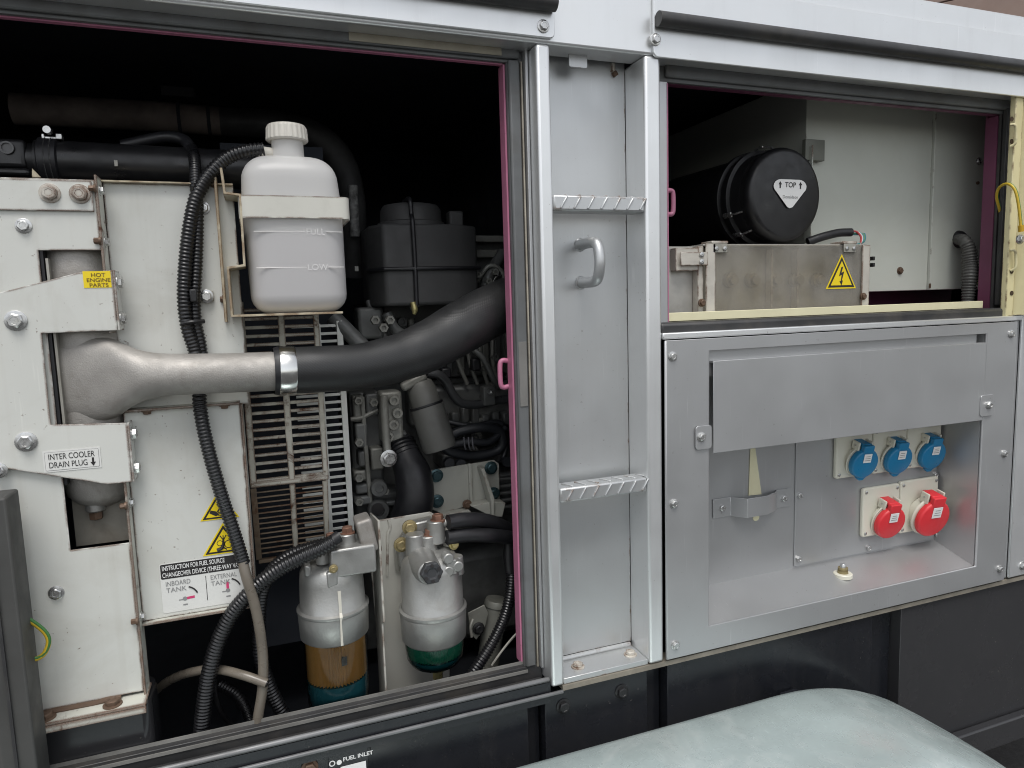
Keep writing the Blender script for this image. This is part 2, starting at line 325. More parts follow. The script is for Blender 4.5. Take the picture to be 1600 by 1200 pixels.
def bolt(parent, pos, axis, r, m=None, name='bolt', washer=True, hgt=0.75, style='hex'):
    m = m or STEEL; r *= .84 if washer else 1.0; key = (round(r, 4), m.name, washer, hgt, style)
    if key not in _BOLT:
        b = MB()
        if washer: b.lathe([(-0.002, r * 1.34), (r * 0.16, r * 1.34), (r * 0.2, r * 1.25)], (0, 0, 0), (0, 0, 1), 18)
        z0 = r * 0.15 if washer else -0.002
        if style == 'hex': b.lathe([(z0, r * 1.0), (r * hgt, r * 1.0), (r * (hgt + 0.13), r * 0.82), (r * (hgt + 0.13), r * 0.55), (r * (hgt + 0.08), r * 0.5)], (0, 0, 0), (0, 0, 1), 6 if style == 'hex' else 16)
        else: b.lathe([(z0, r), (r * 0.45, r * 0.95), (r * 0.6, r * 0.65), (r * 0.6, r * 0.3), (r * 0.4, r * 0.25)], (0, 0, 0), (0, 0, 1), 16)
        me = b.build('bolt', m).data; o = bpy.data.objects[-1] if False else None
        for ob in list(COL.objects):
            if ob.data is me: bpy.data.objects.remove(ob)
        _BOLT[key] = me
    o = bpy.data.objects.new(name, _BOLT[key]); COL.objects.link(o); o.parent = parent
    x, y, z = basis(axis); a = random.random() * 6.28
    Mx = Matrix((( x.x, y.x, z.x), (x.y, y.y, z.y), (x.z, y.z, z.z))) @ Matrix.Rotation(a, 3, 'Z')
    o.rotation_mode = 'QUATERNION'; o.rotation_quaternion = Mx.to_quaternion()
    o.location = Vector(pos) - root_loc(parent); return o
def text(parent, s, pos, h, m, name='lettering', right=(1, 0, 0), up=(0, 0, 1), align='LEFT', wfac=1.0, bold=0.0, depth=0.0004, width=None):
    c = bpy.data.curves.new('t', 'FONT'); c.body = s; c.size = 1.0; c.align_x = align; c.offset = bold
    o = bpy.data.objects.new('t', c); COL.objects.link(o)
    me = bpy.data.meshes.new_from_object(o); bpy.data.objects.remove(o)
    k = h / 0.70
    if width: xs_ = [v.co.x for v in me.vertices]; wfac = width / ((max(xs_) - min(xs_)) * k)
    r, q = Vector(right).normalized(), Vector(up).normalized(); nrm = r.cross(q); off = root_loc(parent)
    for v in me.vertices:
        p = Vector(pos) + r * (v.co.x * k * wfac) + q * (v.co.y * k) + nrm * depth - off; v.co = p
    me.materials.clear(); me.materials.append(m)
    o = bpy.data.objects.new(name, me); COL.objects.link(o); o.parent = parent; return o
FY = V(0, -1, 0); RX = V(1, 0, 0); UP = V(0, 0, 1)
def plate_xz(mb, pts, y0, y1): return mb.prism([(x, y0, z) for x, z in pts], (0, y1 - y0, 0))
def pix_poly(pts, Y): return [P(u, v, Y) for u, v in pts]
def rrect(x0, x1, z0, z1, r, n=5):
    out = []
    for cx, cz, a in ((x1 - r, z1 - r, 0), (x0 + r, z1 - r, 90), (x0 + r, z0 + r, 180), (x1 - r, z0 + r, 270)):
        for k in range(n + 1): t = math.radians(a + 90 * k / n); out.append((cx + r * math.cos(t), cz + r * math.sin(t)))
    return out
def disc(mb, c, r, axis, th=0.0006, seg=24): return mb.lathe([(0, r), (th, r)], c, axis, seg)
Z = lambda z: z + H
# ================================================================== SETTING
g = MB(); g.add([(-150, -150, 0), (150, -150, 0), (150, 150, 0), (-150, 150, 0)], [(0, 1, 2, 3)])
struct(g.build('ground', ASPHALT, None, smooth=False))
# brown clad building seen over the roof
bl = thing('building', 'brown clad building wall seen above the generator roof', 'building', (9, 5, 0))
ang = math.radians(-52); bx, by = V(math.cos(ang), math.sin(ang), 0), V(math.sin(ang), -math.cos(ang), 0)
MB().obox(V(9, 5, 3.4) , (14, 0.2, 6.8), bx, by, UP).build('wall', SIDING, bl)
for i in range(16):
    MB().obox(V(9, 5, 0.21 + i * 0.42) + (by if by.y < 0 else -by) * 0.115, (14, 0.03, 0.405), bx, by, UP).build('siding_board', SIDING, bl, 0.006)
# ================================================================== ENCLOSURE
en = thing('generator_enclosure', 'silver painted steel generator enclosure with two open hatches and recessed ladder', 'enclosure', (0.5, 0, 0.43))
RL0, RL1, RR0, RR1 = 0.4224, 0.4456, 0.609, 0.6385
YB = 0.066
ZB, ZT = -0.636, 0.388
MB().box((-0.9, 0, Z(ZT)), (2.6, 0.05, Z(0.54))).build('top_beam', SILVER, en, 0.004)
MB().box((-0.9, 0.052, Z(0.50)), (2.6, 1.2, Z(0.54))).build('roof', SILVER, en, 0.004)
MB().box((-0.9, 1.15, Z(-0.82)), (2.6, 1.2, Z(0.50))).build('back_wall', DARKIN, en)
MB().box((-0.9, 0.0532, Z(-0.82)), (-0.84, 1.148, Z(0.4985))).build('end_wall', DARKIN, en)
MB().box((2.54, 0.0532, Z(-0.82)), (2.6, 1.148, Z(0.4985))).build('end_wall', DARKIN, en)
MB().box((-0.838, 0.052, Z(0.47)), (2.538, 1.148, Z(0.498))).build('roof_lining', DARKIN, en)
MB().box((-0.838, 0.062, Z(-0.795)), (2.538, 1.148, Z(-0.76))).build('floor_plate', DARKIN, en)
MB().box((0.4475, YB + 0.006, Z(-0.75)), (0.612, YB + 0.02, Z(0.468))).build('inner_lining', DARKIN, en)
MB().box((0.60, YB + 0.021, Z(-0.75)), (0.615, 1.148, Z(0.468))).build('partition', DARKIN, en)
# ladder well
MB().box((RL0, 0, Z(ZB)), (RL1, YB, Z(ZT - 0.0005))).build('ladder_rail', SILVER, en, 0.005, seg=3)
MB().box((RR0, 0, Z(ZB)), (RR1, YB, Z(ZT - 0.0005))).build('ladder_rail', SILVER, en, 0.005, seg=3)
MB().box((RL1 + 0.0005, YB - 0.003, Z(-0.62)), (RR0 - 0.0005, YB + 0.003, Z(ZT + 0.05))).build('ladder_back_plate', SILVER_W, en)
MB().box((RL1 + 0.0005, 0.004, Z(-0.637)), (RR0 - 0.0005, YB, Z(-0.627))).build('ladder_foot_plate', SILVER_W, en, 0.001)
for u, v in ((903, 1048), (985, 1029)):
    p = P(u, v, 0.03); bolt(en, (p.x, 0.03, Z(-0.627)), UP, 0.0105, CLAMPZ)
MB().tube([(RL1 + 0.004, YB - 0.006, Z(-0.624)), (0.53, YB - 0.006, Z(-0.6235)), (RR0 - 0.004, YB - 0.006, Z(-0.624))], 0.004, 8).build('weld_bead', SILVER_W, en)
for zc, up_ in ((0.155, 0), (-0.312, 0)):
    zz = Z(zc); y0, y1 = 0.002, 0.040
    rg = MB().box((RL1 + 0.0006, y0, zz - 0.012), (RR0 - 0.0006, y1, zz + 0.012)).build('rung', SILVER_W, en, 0.003)
    for k in range(7):
        x = RL1 + 0.012 + k * 0.0235
        MB().bar((x, y0 - 0.0008, zz - 0.009), (x + 0.012, y0 - 0.0008, zz + 0.010), 0.0034, 0.003, (0, 1, 0)).build('tread_rib', SILVER_W, rg, 0.0012)
        MB().bar((x + 0.014, y0 + 0.005, zz + 0.0125), (x + 0.004, y0 + 0.028, zz + 0.0125), 0.0034, 0.003).build('tread_rib', SILVER_W, rg, 0.0012)
# grab handle on the ladder back plate
p0, p1 = P(905, 383, YB), P(905, 442, YB); yo = YX(936, 412, p0.x) - 0.002
hd = MB().tube([(p0.x, YB, p0.z), (p0.x, yo + 0.022, p0.z), (p0.x, yo + 0.007, p0.z - 0.006), (p0.x, yo, p0.z - 0.023), (p0.x, yo, p1.z + 0.023), (p0.x, yo + 0.007, p1.z + 0.006), (p0.x, yo + 0.022, p1.z), (p0.x, YB, p1.z)], 0.0088, 16, 0.003)
hd.lathe([(-.001, .012), (.003, .0095)], (p0.x, YB - .003, p0.z), FY, 16); hd.lathe([(-.001, .012), (.003, .0095)], (p0.x, YB - .003, p1.z), FY, 16)
hd.build('grab_handle', SILVER_W, en)
a, b = P(889, 80, 0.03), P(918, 107, 0.03)
MB().prism([(x, 0.03, z) for x, z in rrect(a.x, b.x, b.z, a.z + 0.03, 0.003)], (0, 0.003, 0)).build('hanging_tab', SILVER_W, en, 0.0006)
c = P(957, 106, YB - .004); MB().obox(c, (0.007, 0.008, 0.014), RX, V(0, 1, 0), UP).build('clip', CLAMPZ, en, 0.001)
c = P(960, 116, YB - .004); MB().obox(c, (0.008, 0.01, 0.008), V(.8, 0, .6), V(0, 1, 0), V(-.6, 0, .8)).build('clip', STEEL_R, en, 0.001)
# header strips with drip lips
MB().prism([(x, -0.006, z) for x, z in rrect(-0.89, 0.4515, Z(0.394), Z(0.50), 0.008)], (0, 0.0055, 0)).build('header_strip', SILVER, en, 0.0012)
MB().prism([(x, -0.006, z) for x, z in rrect(0.6225, 2.5, Z(0.3835), Z(0.50), 0.008)], (0, 0.0055, 0)).build('header_strip', SILVER, en, 0.0012)
MB().tube([(-0.88, -0.016, Z(0.4405)), (0.449, -0.016, Z(0.4405))], 0.0125, 20, spline=False).build('drip_lip', RUBBER_K, en)
MB().tube([(0.6245, -0.016, Z(0.4375)), (2.49, -0.016, Z(0.4375))], 0.0115, 20, spline=False).build('drip_lip', RUBBER_K, en)
for u, v in ((849, 41), (1024, 62)): bolt(en, P(u, v, -0.0065), FY, 0.0085, STEEL)
# ---- left hatch frame
XI = 0.391
MB().box((-0.838, 0.044, Z(0.371)), (RL0 - 0.0006, 0.0505, Z(0.468))).build('hatch_header', RUBBER_G, en)
MB().box((XI, 0.044, Z(-0.615)), (RL0 - 0.0006, 0.0505, Z(0.3705))).build('hatch_jamb', RUBBER_G, en)
MB().box((-0.83, 0.036, Z(0.375)), (RL0 - 0.012, 0.0436, Z(0.401))).build('seal', RUBBER_G, en, 0.003)
MB().box((-0.83, 0.033, Z(0.404)), (RL0 - 0.002, 0.0436, Z(0.407))).build('frame_edge', SILVER_W, en)
MB().box((XI + 0.001, 0.036, Z(-0.612)), (XI + 0.019, 0.0436, Z(0.3735))).build('seal', RUBBER_G, en, 0.003)
MB().box((XI + 0.0210, 0.037, Z(-0.615)), (XI + 0.0237, 0.0436, Z(0.372))).build('frame_edge', mat('worn_trim_edge', (.36, .33, .27), .5, 0, .25, 30, rust=.4, dirt=.4), en, 0.0008)
MB().box((XI + 0.0255, 0.030, Z(-0.615)), (RL0 - 0.001, 0.0436, Z(0.40))).build('inner_frame_strip', SILVER_D, en, 0.001)
a, b = P(545, 55, 0.034), P(784, 82, 0.034)
MB().box((a.x, 0.034, Z(0.3765)), (b.x, 0.0358, Z(0.3985))).build('foam_tape', TAPE, en, 0.0006)
a = P(815, 530, 0.035); MB().box((XI + 0.003, 0.0345, Z(-0.165)), (XI + 0.0165, 0.0358, Z(-0.06))).build('foam_tape', mat('grey_foam_tape', (0.17, 0.165, 0.155), 0.7, 0, 0.15, 20, 0.2, 200), en, 0.0005)
MB().box((XI - 0.0035, 0.0507, Z(-0.61)), (XI - 0.0005, 0.072, Z(0.370))).build('jamb_flange', PINK, en)
MB().box((-0.83, 0.0507, Z(0.369)), (XI - 0.004, 0.059, Z(0.371))).build('header_flange', PINK, en)
a, b = P(793, 564, 0.07), P(793, 604, 0.07)
MB().tube([(XI - .003, 0.072, a.z), (XI - .012, 0.072, a.z + .001), (XI - .0165, 0.072, a.z - .006), (XI - .0165, 0.072, b.z + .006), (XI - .012, 0.072, b.z - .001), (XI - .003, 0.072, b.z)], 0.0042, 12, 0.002).build('latch_staple', PINK, en)
# sill of the left hatch
MB().box((-0.838, 0.040, Z(-0.68)), (RL0 - .0006, 0.052, Z(-0.612))).build('sill_flange', RUBBER_K, en, 0.001)
MB().box((-0.838, 0.0505, Z(-0.612)), (XI + .004, 0.0525, Z(-0.607))).build('sill_lip', mat('worn_grey_edge', (0.22, 0.215, 0.20), 0.45, 0.2, 0.3, 12, dirt=.4, dcol=(.05, .045, .04)), en)
MB().box((-0.838, 0.038, Z(-0.622)), (XI + .004, 0.0398, Z(-0.617))).build('sill_lip', MATS['worn_grey_edge'], en)
MB().box((-0.838, 0.012, Z(-0.66)), (RL0 - .004, 0.0372, Z(-0.632))).build('seal', RUBBER_K, en, 0.004)
MB().box((-0.838, 0.0, Z(-0.6255)), (RL0 - .002, 0.008, Z(-0.6170))).build('sill_ridge', mat('scuffed_grey_strip', (0.17, 0.172, 0.175), 0.42, 0.3, 0.25, 10, 0.05, 100, dirt=.4, dcol=(.10, .09, .08)), en, 0.004)
MB().box((-0.838, 0.002, Z(-0.662)), (RL0 - .002, 0.0115, Z(-0.6260))).build('sill_face', BLACKP, en)
MB().box((-0.838, -0.004, Z(-0.6485)), (RL0 + 0.02, 0.0015, Z(-0.6425))).build('sill_trim', MATS['scuffed_grey_strip'], en, 0.002)
# ---- right hatch frame
TY = 0.04
xl, xr = P(1043, 300, TY).x, P(1552, 330, TY).x
zt, zb = P(1044, 126, TY).z, P(1047, 499, TY).z
zt2, zb2 = P(1551, 178, TY).z, P(1541, 478, TY).z; zt = (zt + zt2) / 2; zb = (zb + zb2) / 2
MB().box((RR1 + .0005, TY, zt), (1.56, TY + .006, Z(0.468))).build('hatch_header', RUBBER_G, en)
MB().box((RR1 + .0005, TY, Z(-.062)), (xl, TY + .006, zt - .0004)).build('hatch_jamb', SILVER_D, en)
MB().box((xr + .012, TY, Z(-.062)), (1.56, TY + .006, zt - .0004)).build('hatch_jamb', RUBBER_K, en)
MB().box((xl - .006, TY - .008, zt + .006), (1.55, TY - .0004, zt + .034)).build('seal', RUBBER_G, en, 0.003)
MB().box((xl - .012, TY - .012, zt + .036), (1.55, TY - .0004, zt + .039)).build('frame_edge', SILVER_D, en)
MB().box((xl + .001, TY + .0065, zt - .001), (xr + .02, TY + .02, zt + .0012)).build('header_flange', PURPLE, en)
MB().box((xl - .0005, TY - .001, Z(-.055)), (xl + .0012, TY + .02, zt - .002)).build('jamb_flange', PINK, en)
MB().box((xr + .010, TY + .0065, Z(-.055)), (xr + .013, TY + .032, zt - .002)).build('jamb_flange', PURPLE, en)
MB().box((xr + .0132, TY - .012, zb), (xr + .026, TY - .0004, zt + .01)).build('seal', RUBBER_K, en, .003)
a, b = P(1052, 299, .05), P(1052, 334, .05)
xx = xl + .001
MB().tube([(xx, 0.05, a.z), (xx + .012, 0.05, a.z + .001), (xx + .0165, 0.05, a.z - .005), (xx + .0165, 0.05, b.z + .005), (xx + .012, 0.05, b.z - .001), (xx, 0.05, b.z)], 0.0042, 12, 0.002).build('latch_staple', mat('dusky_pink_paint', (.34, .13, .20), .4), en)
MB().box((xl + .002, TY + .004, zb - .004), (xr - .012, TY + .014, zb + .011)).build('threshold_lip', CREAM_L, en, .0008)
MB().box((RR1 + .001, 0.006, Z(-.062)), (xr + .03, TY + .0035, zb - .0045)).build('seal', RUBBER_K, en, .006)
MB().box((RR1 + .001, -.002, Z(-.0664)), (1.52, .02, Z(-.0555))).build('panel_top_edge', SILVER, en, .002)
# silver panels to the right
MB().box((1.520, -0.002, Z(-.633)), (2.5, 0.004, Z(.382))).build('side_panel', SILVER, en, .002)
bolt(en, P(1597, 884, -.002), FY, .0085)
MB().box((1.5045, 0.004, Z(-.633)), (1.5195, 0.012, Z(-.06))).build('gap_strip', SILVER_D, en)
MB().box((RL0 + .02, 0.001, Z(-.646)), (2.5, .03, Z(-.6375))).build('bottom_seam', mat('dirty_seam', (.20, .18, .145), .6, 0, .3, 20, .1, 100, rust=.3, dirt=.5), en)
# ================================================================== SKID BASE
sk = thing('skid_base', 'glossy black steel base frame beneath the silver enclosure', 'base frame', (0.5, 0.01, 0.43))
ZS, ZL = -0.650, -1.022
edges = [(-0.9, 0.383, 0), (0.383, 0.412, 1), (0.412, 0.611, 0), (0.611, 0.651, 1), (0.651, 1.139, 0), (1.139, 1.216, 1), (1.216, 2.5, 2)]
for x0, x1, k in edges:
    MB().box((x0 + .0008, .01 if k != 1 else .035, Z(ZL + .004)), (x1 - .0008, .06, Z(ZS))).build('side_plate' if k != 1 else 'recess_plate', BLACKG if k == 2 else BLACKP, sk, .0015)  # rightmost plate is paler: a grey reflection put into its colour
MB().box((-.9, -.012, Z(ZL)), (2.5, .009, Z(-.965))).build('bottom_flange', BLACKG, sk, .004)
MB().box((-.9, .061, Z(ZL)), (2.5, 1.15, Z(-.80))).build('chassis', BLACKP, sk)
for u, v in ((880, 1103), (971, 1080)): bolt(sk, P(u, v, .01), FY, .0115, mat('black_bolt', (.02, .02, .021), .35, .3, .2, 40))
fi = thing('fuel_inlet_plate', 'black fuel inlet plate with white lettering on the base', 'plate', (0.1, .01, .72))
a, b = P(512, 1176, .008), P(577, 1215, .008)
MB().box((a.x, .006, b.z - .02), (b.x, .0095, a.z + .004)).build('plate', BLACKP, fi, .0006)
MB().box((P(532, 1195, .005).x, .0052, b.z - .015), (b.x - .004, .0058, P(560, 1192, .005).z)).build('white_field', WHITE, fi)
text(fi, 'FUEL INLET', P(536, 1189.5, .0055), .0062, WHITE, bold=.02)
disc(MB(), P(519, 1193, .0055), .0045, FY).build('ring_mark', WHITE, fi); disc(MB(), P(519, 1193, .0048), .0028, FY).build('ring_centre', INK, fi)
disc(MB(), P(530, 1191, .0055), .0038, FY).build('drop_mark', WHITE, fi)
bolt(sk, P(484, 1199, .009), FY, .011, STEEL_R, washer=True)
# ================================================================== MUDGUARD
mg = MB(); prof = []
zc, xc_, rad = Z(-0.722), 0.85, 0.52
for i in range(8): prof.append((-0.35 + i * (xc_ + 0.35) / 8, zc, 0.0))
for i in range(19):
    t = math.radians(i * 4.2); prof.append((xc_ + rad * math.sin(t), zc - rad * (1 - math.cos(t)), t))
ys = [(-.040, -.012), (-.042, -.006), (-.048, -.001), (-.058, .002), (-.10, .005), (-.16, .007), (-.22, .007), (-.28, .004), (-.32, -.002), (-.335, -.010), (-.342, -.025), (-.344, -.06)]
v = []; f = []; n = len(ys)
for x, z, t in prof:
    for y, dz in ys: v.append((x + dz * math.sin(t), y, z + dz * math.cos(t)))
m = len(v)
for x, z, t in prof:
    for y, dz in ys: v.append((x + (dz - .004) * math.sin(t), y, z + (dz - .004) * math.cos(t)))
for i in range(len(prof) - 1):
    for k in range(n - 1):
        a = i * n + k; f += [(a, a + 1, a + n + 1, a + n), (m + a + n, m + a + n + 1, m + a + 1, m + a)]
    for k in (0, n - 1): a = i * n + k; f.append((a, a + n, m + a + n, m + a))
for i in (0, len(prof) - 1):
    for k in range(n - 1): a = i * n + k; f.append((a, a + 1, m + a + 1, m + a))
mg.add(v, f)
fd = thing('mudguard', 'pale galvanised steel trailer mudguard with rounded end in the foreground', 'mudguard', (0.6, -.2, 0.62))
mg.build('curved_sheet', GALV, fd, ang=60)
MB().box((.1, -.05, Z(-.82)), (.14, .006, Z(-.76))).build('stay', BLACKP, fd); MB().box((.9, -.05, Z(-.82)), (.94, .006, Z(-.76))).build('stay', BLACKP, fd)
# ================================================================== SOCKET PANEL
sp = thing('socket_panel', 'silver bolted outlet panel with recess and flap right of the ladder', 'panel', (1.07, 0, Z(-.63)))
X0, X1, Z0, Z1 = .6415, 1.503, Z(-.633), Z(-.068)
A0, A1, B0, B1 = .731, 1.411, Z(-.587), Z(-.0895)
YR = .095
fr = MB()
for (a, b) in (((X0, Z0), (X1, B0)), ((X0, B1), (X1, Z1)), ((X0, B0), (A0, B1)), ((A1, B0), (X1, B1))): pass
loop_o = [(X0, Z0), (X1, Z0), (X1, Z1), (X0, Z1)]; loop_i = [(A0, B0), (A1, B0), (A1, B1), (A0, B1)]
vv = [(x, y, z) for y in (-.004, .001) for L_ in (loop_o, loop_i) for x, z in L_]; ff = []
for i in range(4):
    j = (i + 1) % 4
    ff += [(i, j, 4 + j, 4 + i), (8 + i, 12 + i, 12 + j, 8 + j), (i, 8 + i, 8 + j, j), (4 + i, 4 + j, 12 + j, 12 + i)]
fr.add(vv, ff).build('front_plate', SILVER_D, sp, .002)
zfb = (P(1103, 912.6, YR).z + P(1460, 845, YR).z) / 2
bk = MB().box((A0, YR, zfb - .02), (A1, YR + .003, B1)).build('recess_back', SILVER_D, sp)
MB().add([(A0, .0012, B0 - .001), (A1, .0012, B0 - .001), (A1, YR, zfb), (A0, YR, zfb), (A0, .0012, B0 - .004), (A1, .0012, B0 - .004), (A1, YR, zfb - .004), (A0, YR, zfb - .004)],
         [(0, 1, 2, 3), (7, 6, 5, 4), (0, 4, 5, 1), (1, 5, 6, 2), (2, 6, 7, 3), (3, 7, 4, 0)]).build('recess_floor', SILVER_D, sp)
for x, d in ((A0, -.003), (A1, .003)): MB().box((x, .0012, B0), (x + d, YR, B1)).build('recess_side', SILVER_D, sp)
MB().box((A0, .0012, B1), (A1, YR, B1 + .003)).build('recess_roof', SILVER_D, sp)
xd = P(1241, 790, YR).x
MB().box((xd, YR - .003, zfb + .004), (A1 - .004, YR - .0004, B1 - .01)).build('socket_plate', SILVER_D, sp, .0008)
for u, v in ((1249, 774), (1247, 873), (1356, 856), (1461, 742), (1463, 835)): bolt(sp, P(u, v, YR - .003), FY, .006, STEEL, name='screw', washer=False)
flp = MB().box((A0 + .006, -.0065, Z(-.2695)), (A1 - .004, -.0045, Z(-.1075)))
fo = flp.build('flap', SILVER_D, sp, .0008)
MB().box((A0 + .001, .006, Z(-.135)), (A1 - .016, .009, B1 - .0005)).build('gap_filler', SILVER_D, sp)  # added silver filler plate, keeps the gap above the flap from going dark
MB().box((A0 + .006, -.0042, Z(-.111)), (A1 - .004, .016, Z(-.1075))).build('flap_return', SILVER_D, fo)
for (u0, u1, v0, v1, uc, vc) in ((1087, 1112, 665, 702, 1096, 683), (1532, 1552, 617, 650, 1545, 633)):
    vm = (v0 + v1) / 2; a, b = P(u0, vm, -.008), P(u1, vm, -.008)
    zt_, zb_ = P((u0 + u1) / 2, v0, -.008).z, P((u0 + u1) / 2, v1, -.008).z
    MB().prism([(x, -.0085, z) for x, z in rrect(a.x, b.x, zb_, zt_, .006)], (0, .0019, 0)).build('flap_ear', SILVER_D, fo, .0006)
    bolt(sp, P(uc, vc, -.009), FY, .0075)
for u, v in ((1051, 557), (1053, 787), (1055, 1008), (1580, 522), (1569, 709), (1562, 889)): bolt(sp, P(u, v, -.0045), FY, .0075)
# cable clamp strap on the recess back
zs = P(1170, 786, YR).z
xa, xb_ = P(1113, 793, YR).x, P(1233, 776, YR).x
xm0, xm1 = P(1140, 790, YR).x, P(1212, 780, YR).x
pts = [(xa, YR - .001), (xm0, YR - .001), (xm0 + .02, YR - .026), (xm1 - .045, YR - .026), (xm1 - .012, YR - .012), (xm1, YR - .001), (xb_, YR - .001)]
st = MB(); vv = []; ff = []
for x, y in pts: vv += [(x, y - .002, zs - .019), (x, y - .002, zs + .019), (x, y, zs + .019), (x, y, zs - .019)]
for i in range(len(pts) - 1):
    for k in range(4): ff.append((i * 4 + k, i * 4 + (k + 1) % 4, i * 4 + 4 + (k + 1) % 4, i * 4 + 4 + k))
ff += [(0, 1, 2, 3), tuple(len(vv) - 4 + k for k in (3, 2, 1, 0))]
st.add(vv, ff).build('cable_strap', SILVER_D, sp, .0006)
for x in ((xa + xm0) / 2, (xb_ + xm1) / 2): bolt(sp, (x, YR - .003, zs), FY, .0065, name='screw', washer=False)
a0, a1, a2, a3 = P(1172, 690, YR), P(1178, 690, YR), P(1189, 772, YR), P(1169, 774, YR)
MB().prism([V(q.x, YR - .0006, q.z) for q in (a0, a1, a2, a3)], (0, -.0012, 0)).build('cream_tongue', CREAM_L, sp)
c = P(1181, 808, YR); MB().lathe([(0, .008), (.0015, .007)], (c.x, YR - .0004, c.z), FY, 16).build('cream_spot', CREAM_L, sp)
# washer stack on the recess floor
c = P(1317, 890, .05)
zc = B0 + (zfb - B0) * (.05 / YR)
gs = MB().lathe([(-.004, .0185), (.003, .0185), (.0045, .017)], (c.x, .05, zc), UP, 24).build('drain_washer', IVORY, sp)
MB().lathe([(.0045, .0105), (.010, .010), (.010, .0085), (.013, .0085), (.013, .010), (.016, .0095)], (c.x, .05, zc), UP, 20).build('drain_nut', YZINC, sp)
MB().lathe([(.016, .006), (.022, .0055), (.024, .004)], (c.x, .05, zc), UP, 12).build('drain_stud', STEEL, sp)
# ================================================================== SOCKETS
def socket(color, lab, fl, lid, lr, grp):
    u0, u1, v0, v1 = fl; uc, vc = (u0 + u1) / 2, (v0 + v1) / 2
    x0, x1 = P(u0, vc, YR - .006).x, P(u1, vc, YR - .006).x; xc = (x0 + x1) / 2
    hh = (x1 - x0) * 1.02; zb_ = P(u0, v1, YR - .006).z; zt_ = zb_ + hh
    yl = YX(lid[0], lid[1], xc + .006); d = ray(*lid); zl = d[2] * (yl + 1) / d[1] + H
    t = thing('power_socket', lab, 'socket', (xc, YR, (zb_ + zt_) / 2), grp)
    mc = BLUE if color == 'b' else RED
    MB().prism([(x, YR - .0035, z) for x, z in rrect(x0 + .0006, x1 - .0006, zb_, zt_, .006)], (0, -.009, 0)).build('flange', IVORY, t, .0025)
    for sx in (x0 + .0085, x1 - .0085):
        for sz in (zb_ + .0085, zt_ - .0085): bolt(t, (sx, YR - .0125, sz), FY, .0036, STEEL, 'screw', washer=False, style='pan')
    yl = max(yl, YR - .058); d = ray(*lid); xl_ = d[0] * (yl + 1) / d[1]; zl = d[2] * (yl + 1) / d[1] + H
    T_ = V(xl_, yl, zl); ax = V(-.06, -1, -.24).normalized(); L_ = (YR - .010 - yl) / -ax.y; B_ = T_ - ax * L_
    MB().lathe([(0, lr * .98), (L_ * .50, lr * .94), (L_ * .55, lr * 1.13), (L_ - .013, lr * 1.13), (L_ - .011, lr * 1.08), (L_ - .009, lr * .9)], B_, ax, 32).build('body', IVORY, t, .001)
    C_ = T_ - ax * .008
    ld = MB().lathe([(0, lr * 1.02), (.002, lr * 1.06), (.010, lr * 1.05), (.0125, lr * 1.0), (.0135, lr * .93), (.0132, 0.001)], C_, ax, 36).build('lid', mc, t, ang=50)
    x_, y_, z_ = basis(ax); up_ = (UP - ax * UP.dot(ax)).normalized(); rt = up_.cross(ax) * -1; rt = ax.cross(up_) * -1
    rt = RX - ax * RX.dot(ax); rt.normalize()
    MB().obox(C_ + ax * .0145 + up_ * lr * .45, (lr * .62, lr * .62, .0012), rt, up_, ax).build('lid_label', WHITE, ld, .0003)
    for k in (-1, 0, 1): MB().obox(C_ + ax * .0153 + up_ * lr * (.45 + .14 * k), (lr * (.40 - .06 * k), lr * .035, .0003), rt, up_, ax).build('label_print', INK_G, ld)
    MB().lathe([(0, lr * .80), (.0006, lr * .78), (.0006, lr * .74), (0, lr * .72)], C_ + ax * .0128, ax, 36, caps=False).build('lid_ring', mc, ld)
    MB().obox(C_ + ax * .009 + up_ * lr * 1.06, (lr * .82, lr * .55, .012), rt, up_, ax).build('hinge_arm', mc, ld, .002)
    MB().obox(C_ - ax * .008 + up_ * lr * 1.26, (lr * .72, lr * .22, .03), rt, up_, ax).build('hinge_bridge', mc, ld, .002)
    for s_ in (-1, 1): MB().obox(C_ - ax * .006 + up_ * lr * 1.15 + rt * (s_ * lr * .52), (.004, lr * .62, .02), rt, up_, ax).build('hinge_ear', IVORY, t, .0018)
    MB().tube([C_ - ax * .006 + up_ * lr * 1.2 - rt * lr * .62, C_ - ax * .006 + up_ * lr * 1.2 + rt * lr * .62], .0022, 10, spline=False).build('hinge_pin', STEEL, t)
    if color == 'b': MB().prism([C_ + ax * .002 - up_ * lr * 1.0 - rt * lr * .42, C_ + ax * .002 - up_ * lr * 1.0 + rt * lr * .42, C_ + ax * .002 - up_ * lr * 1.26 + rt * lr * .16, C_ + ax * .002 - up_ * lr * 1.26 - rt * lr * .16], ax * .008).build('lid_tab', mc, ld, .0015)
    return t
G = 'outlet sockets in the silver panel'
socket('b', 'blue lidded power socket, leftmost of the upper row of three', (1302.5, 1359, 690, 748), (1350, 724), .0310, G)
socket('b', 'blue lidded power socket in the middle of the upper row', (1360, 1412.5, 684, 740), (1404, 718.5), .0310, G)
socket('b', 'blue lidded power socket, rightmost of the upper row', (1413.5, 1466, 677, 732), (1457, 711.5), .0310, G)
socket('r', 'smaller red lidded power socket, left one of the lower pair', (1344, 1401, 768, 839), (1391, 817), .0345, G)
socket('r', 'larger red lidded power socket, right one of the lower pair', (1402, 1461, 757, 833), (1457.5, 810.5), .0400, G)
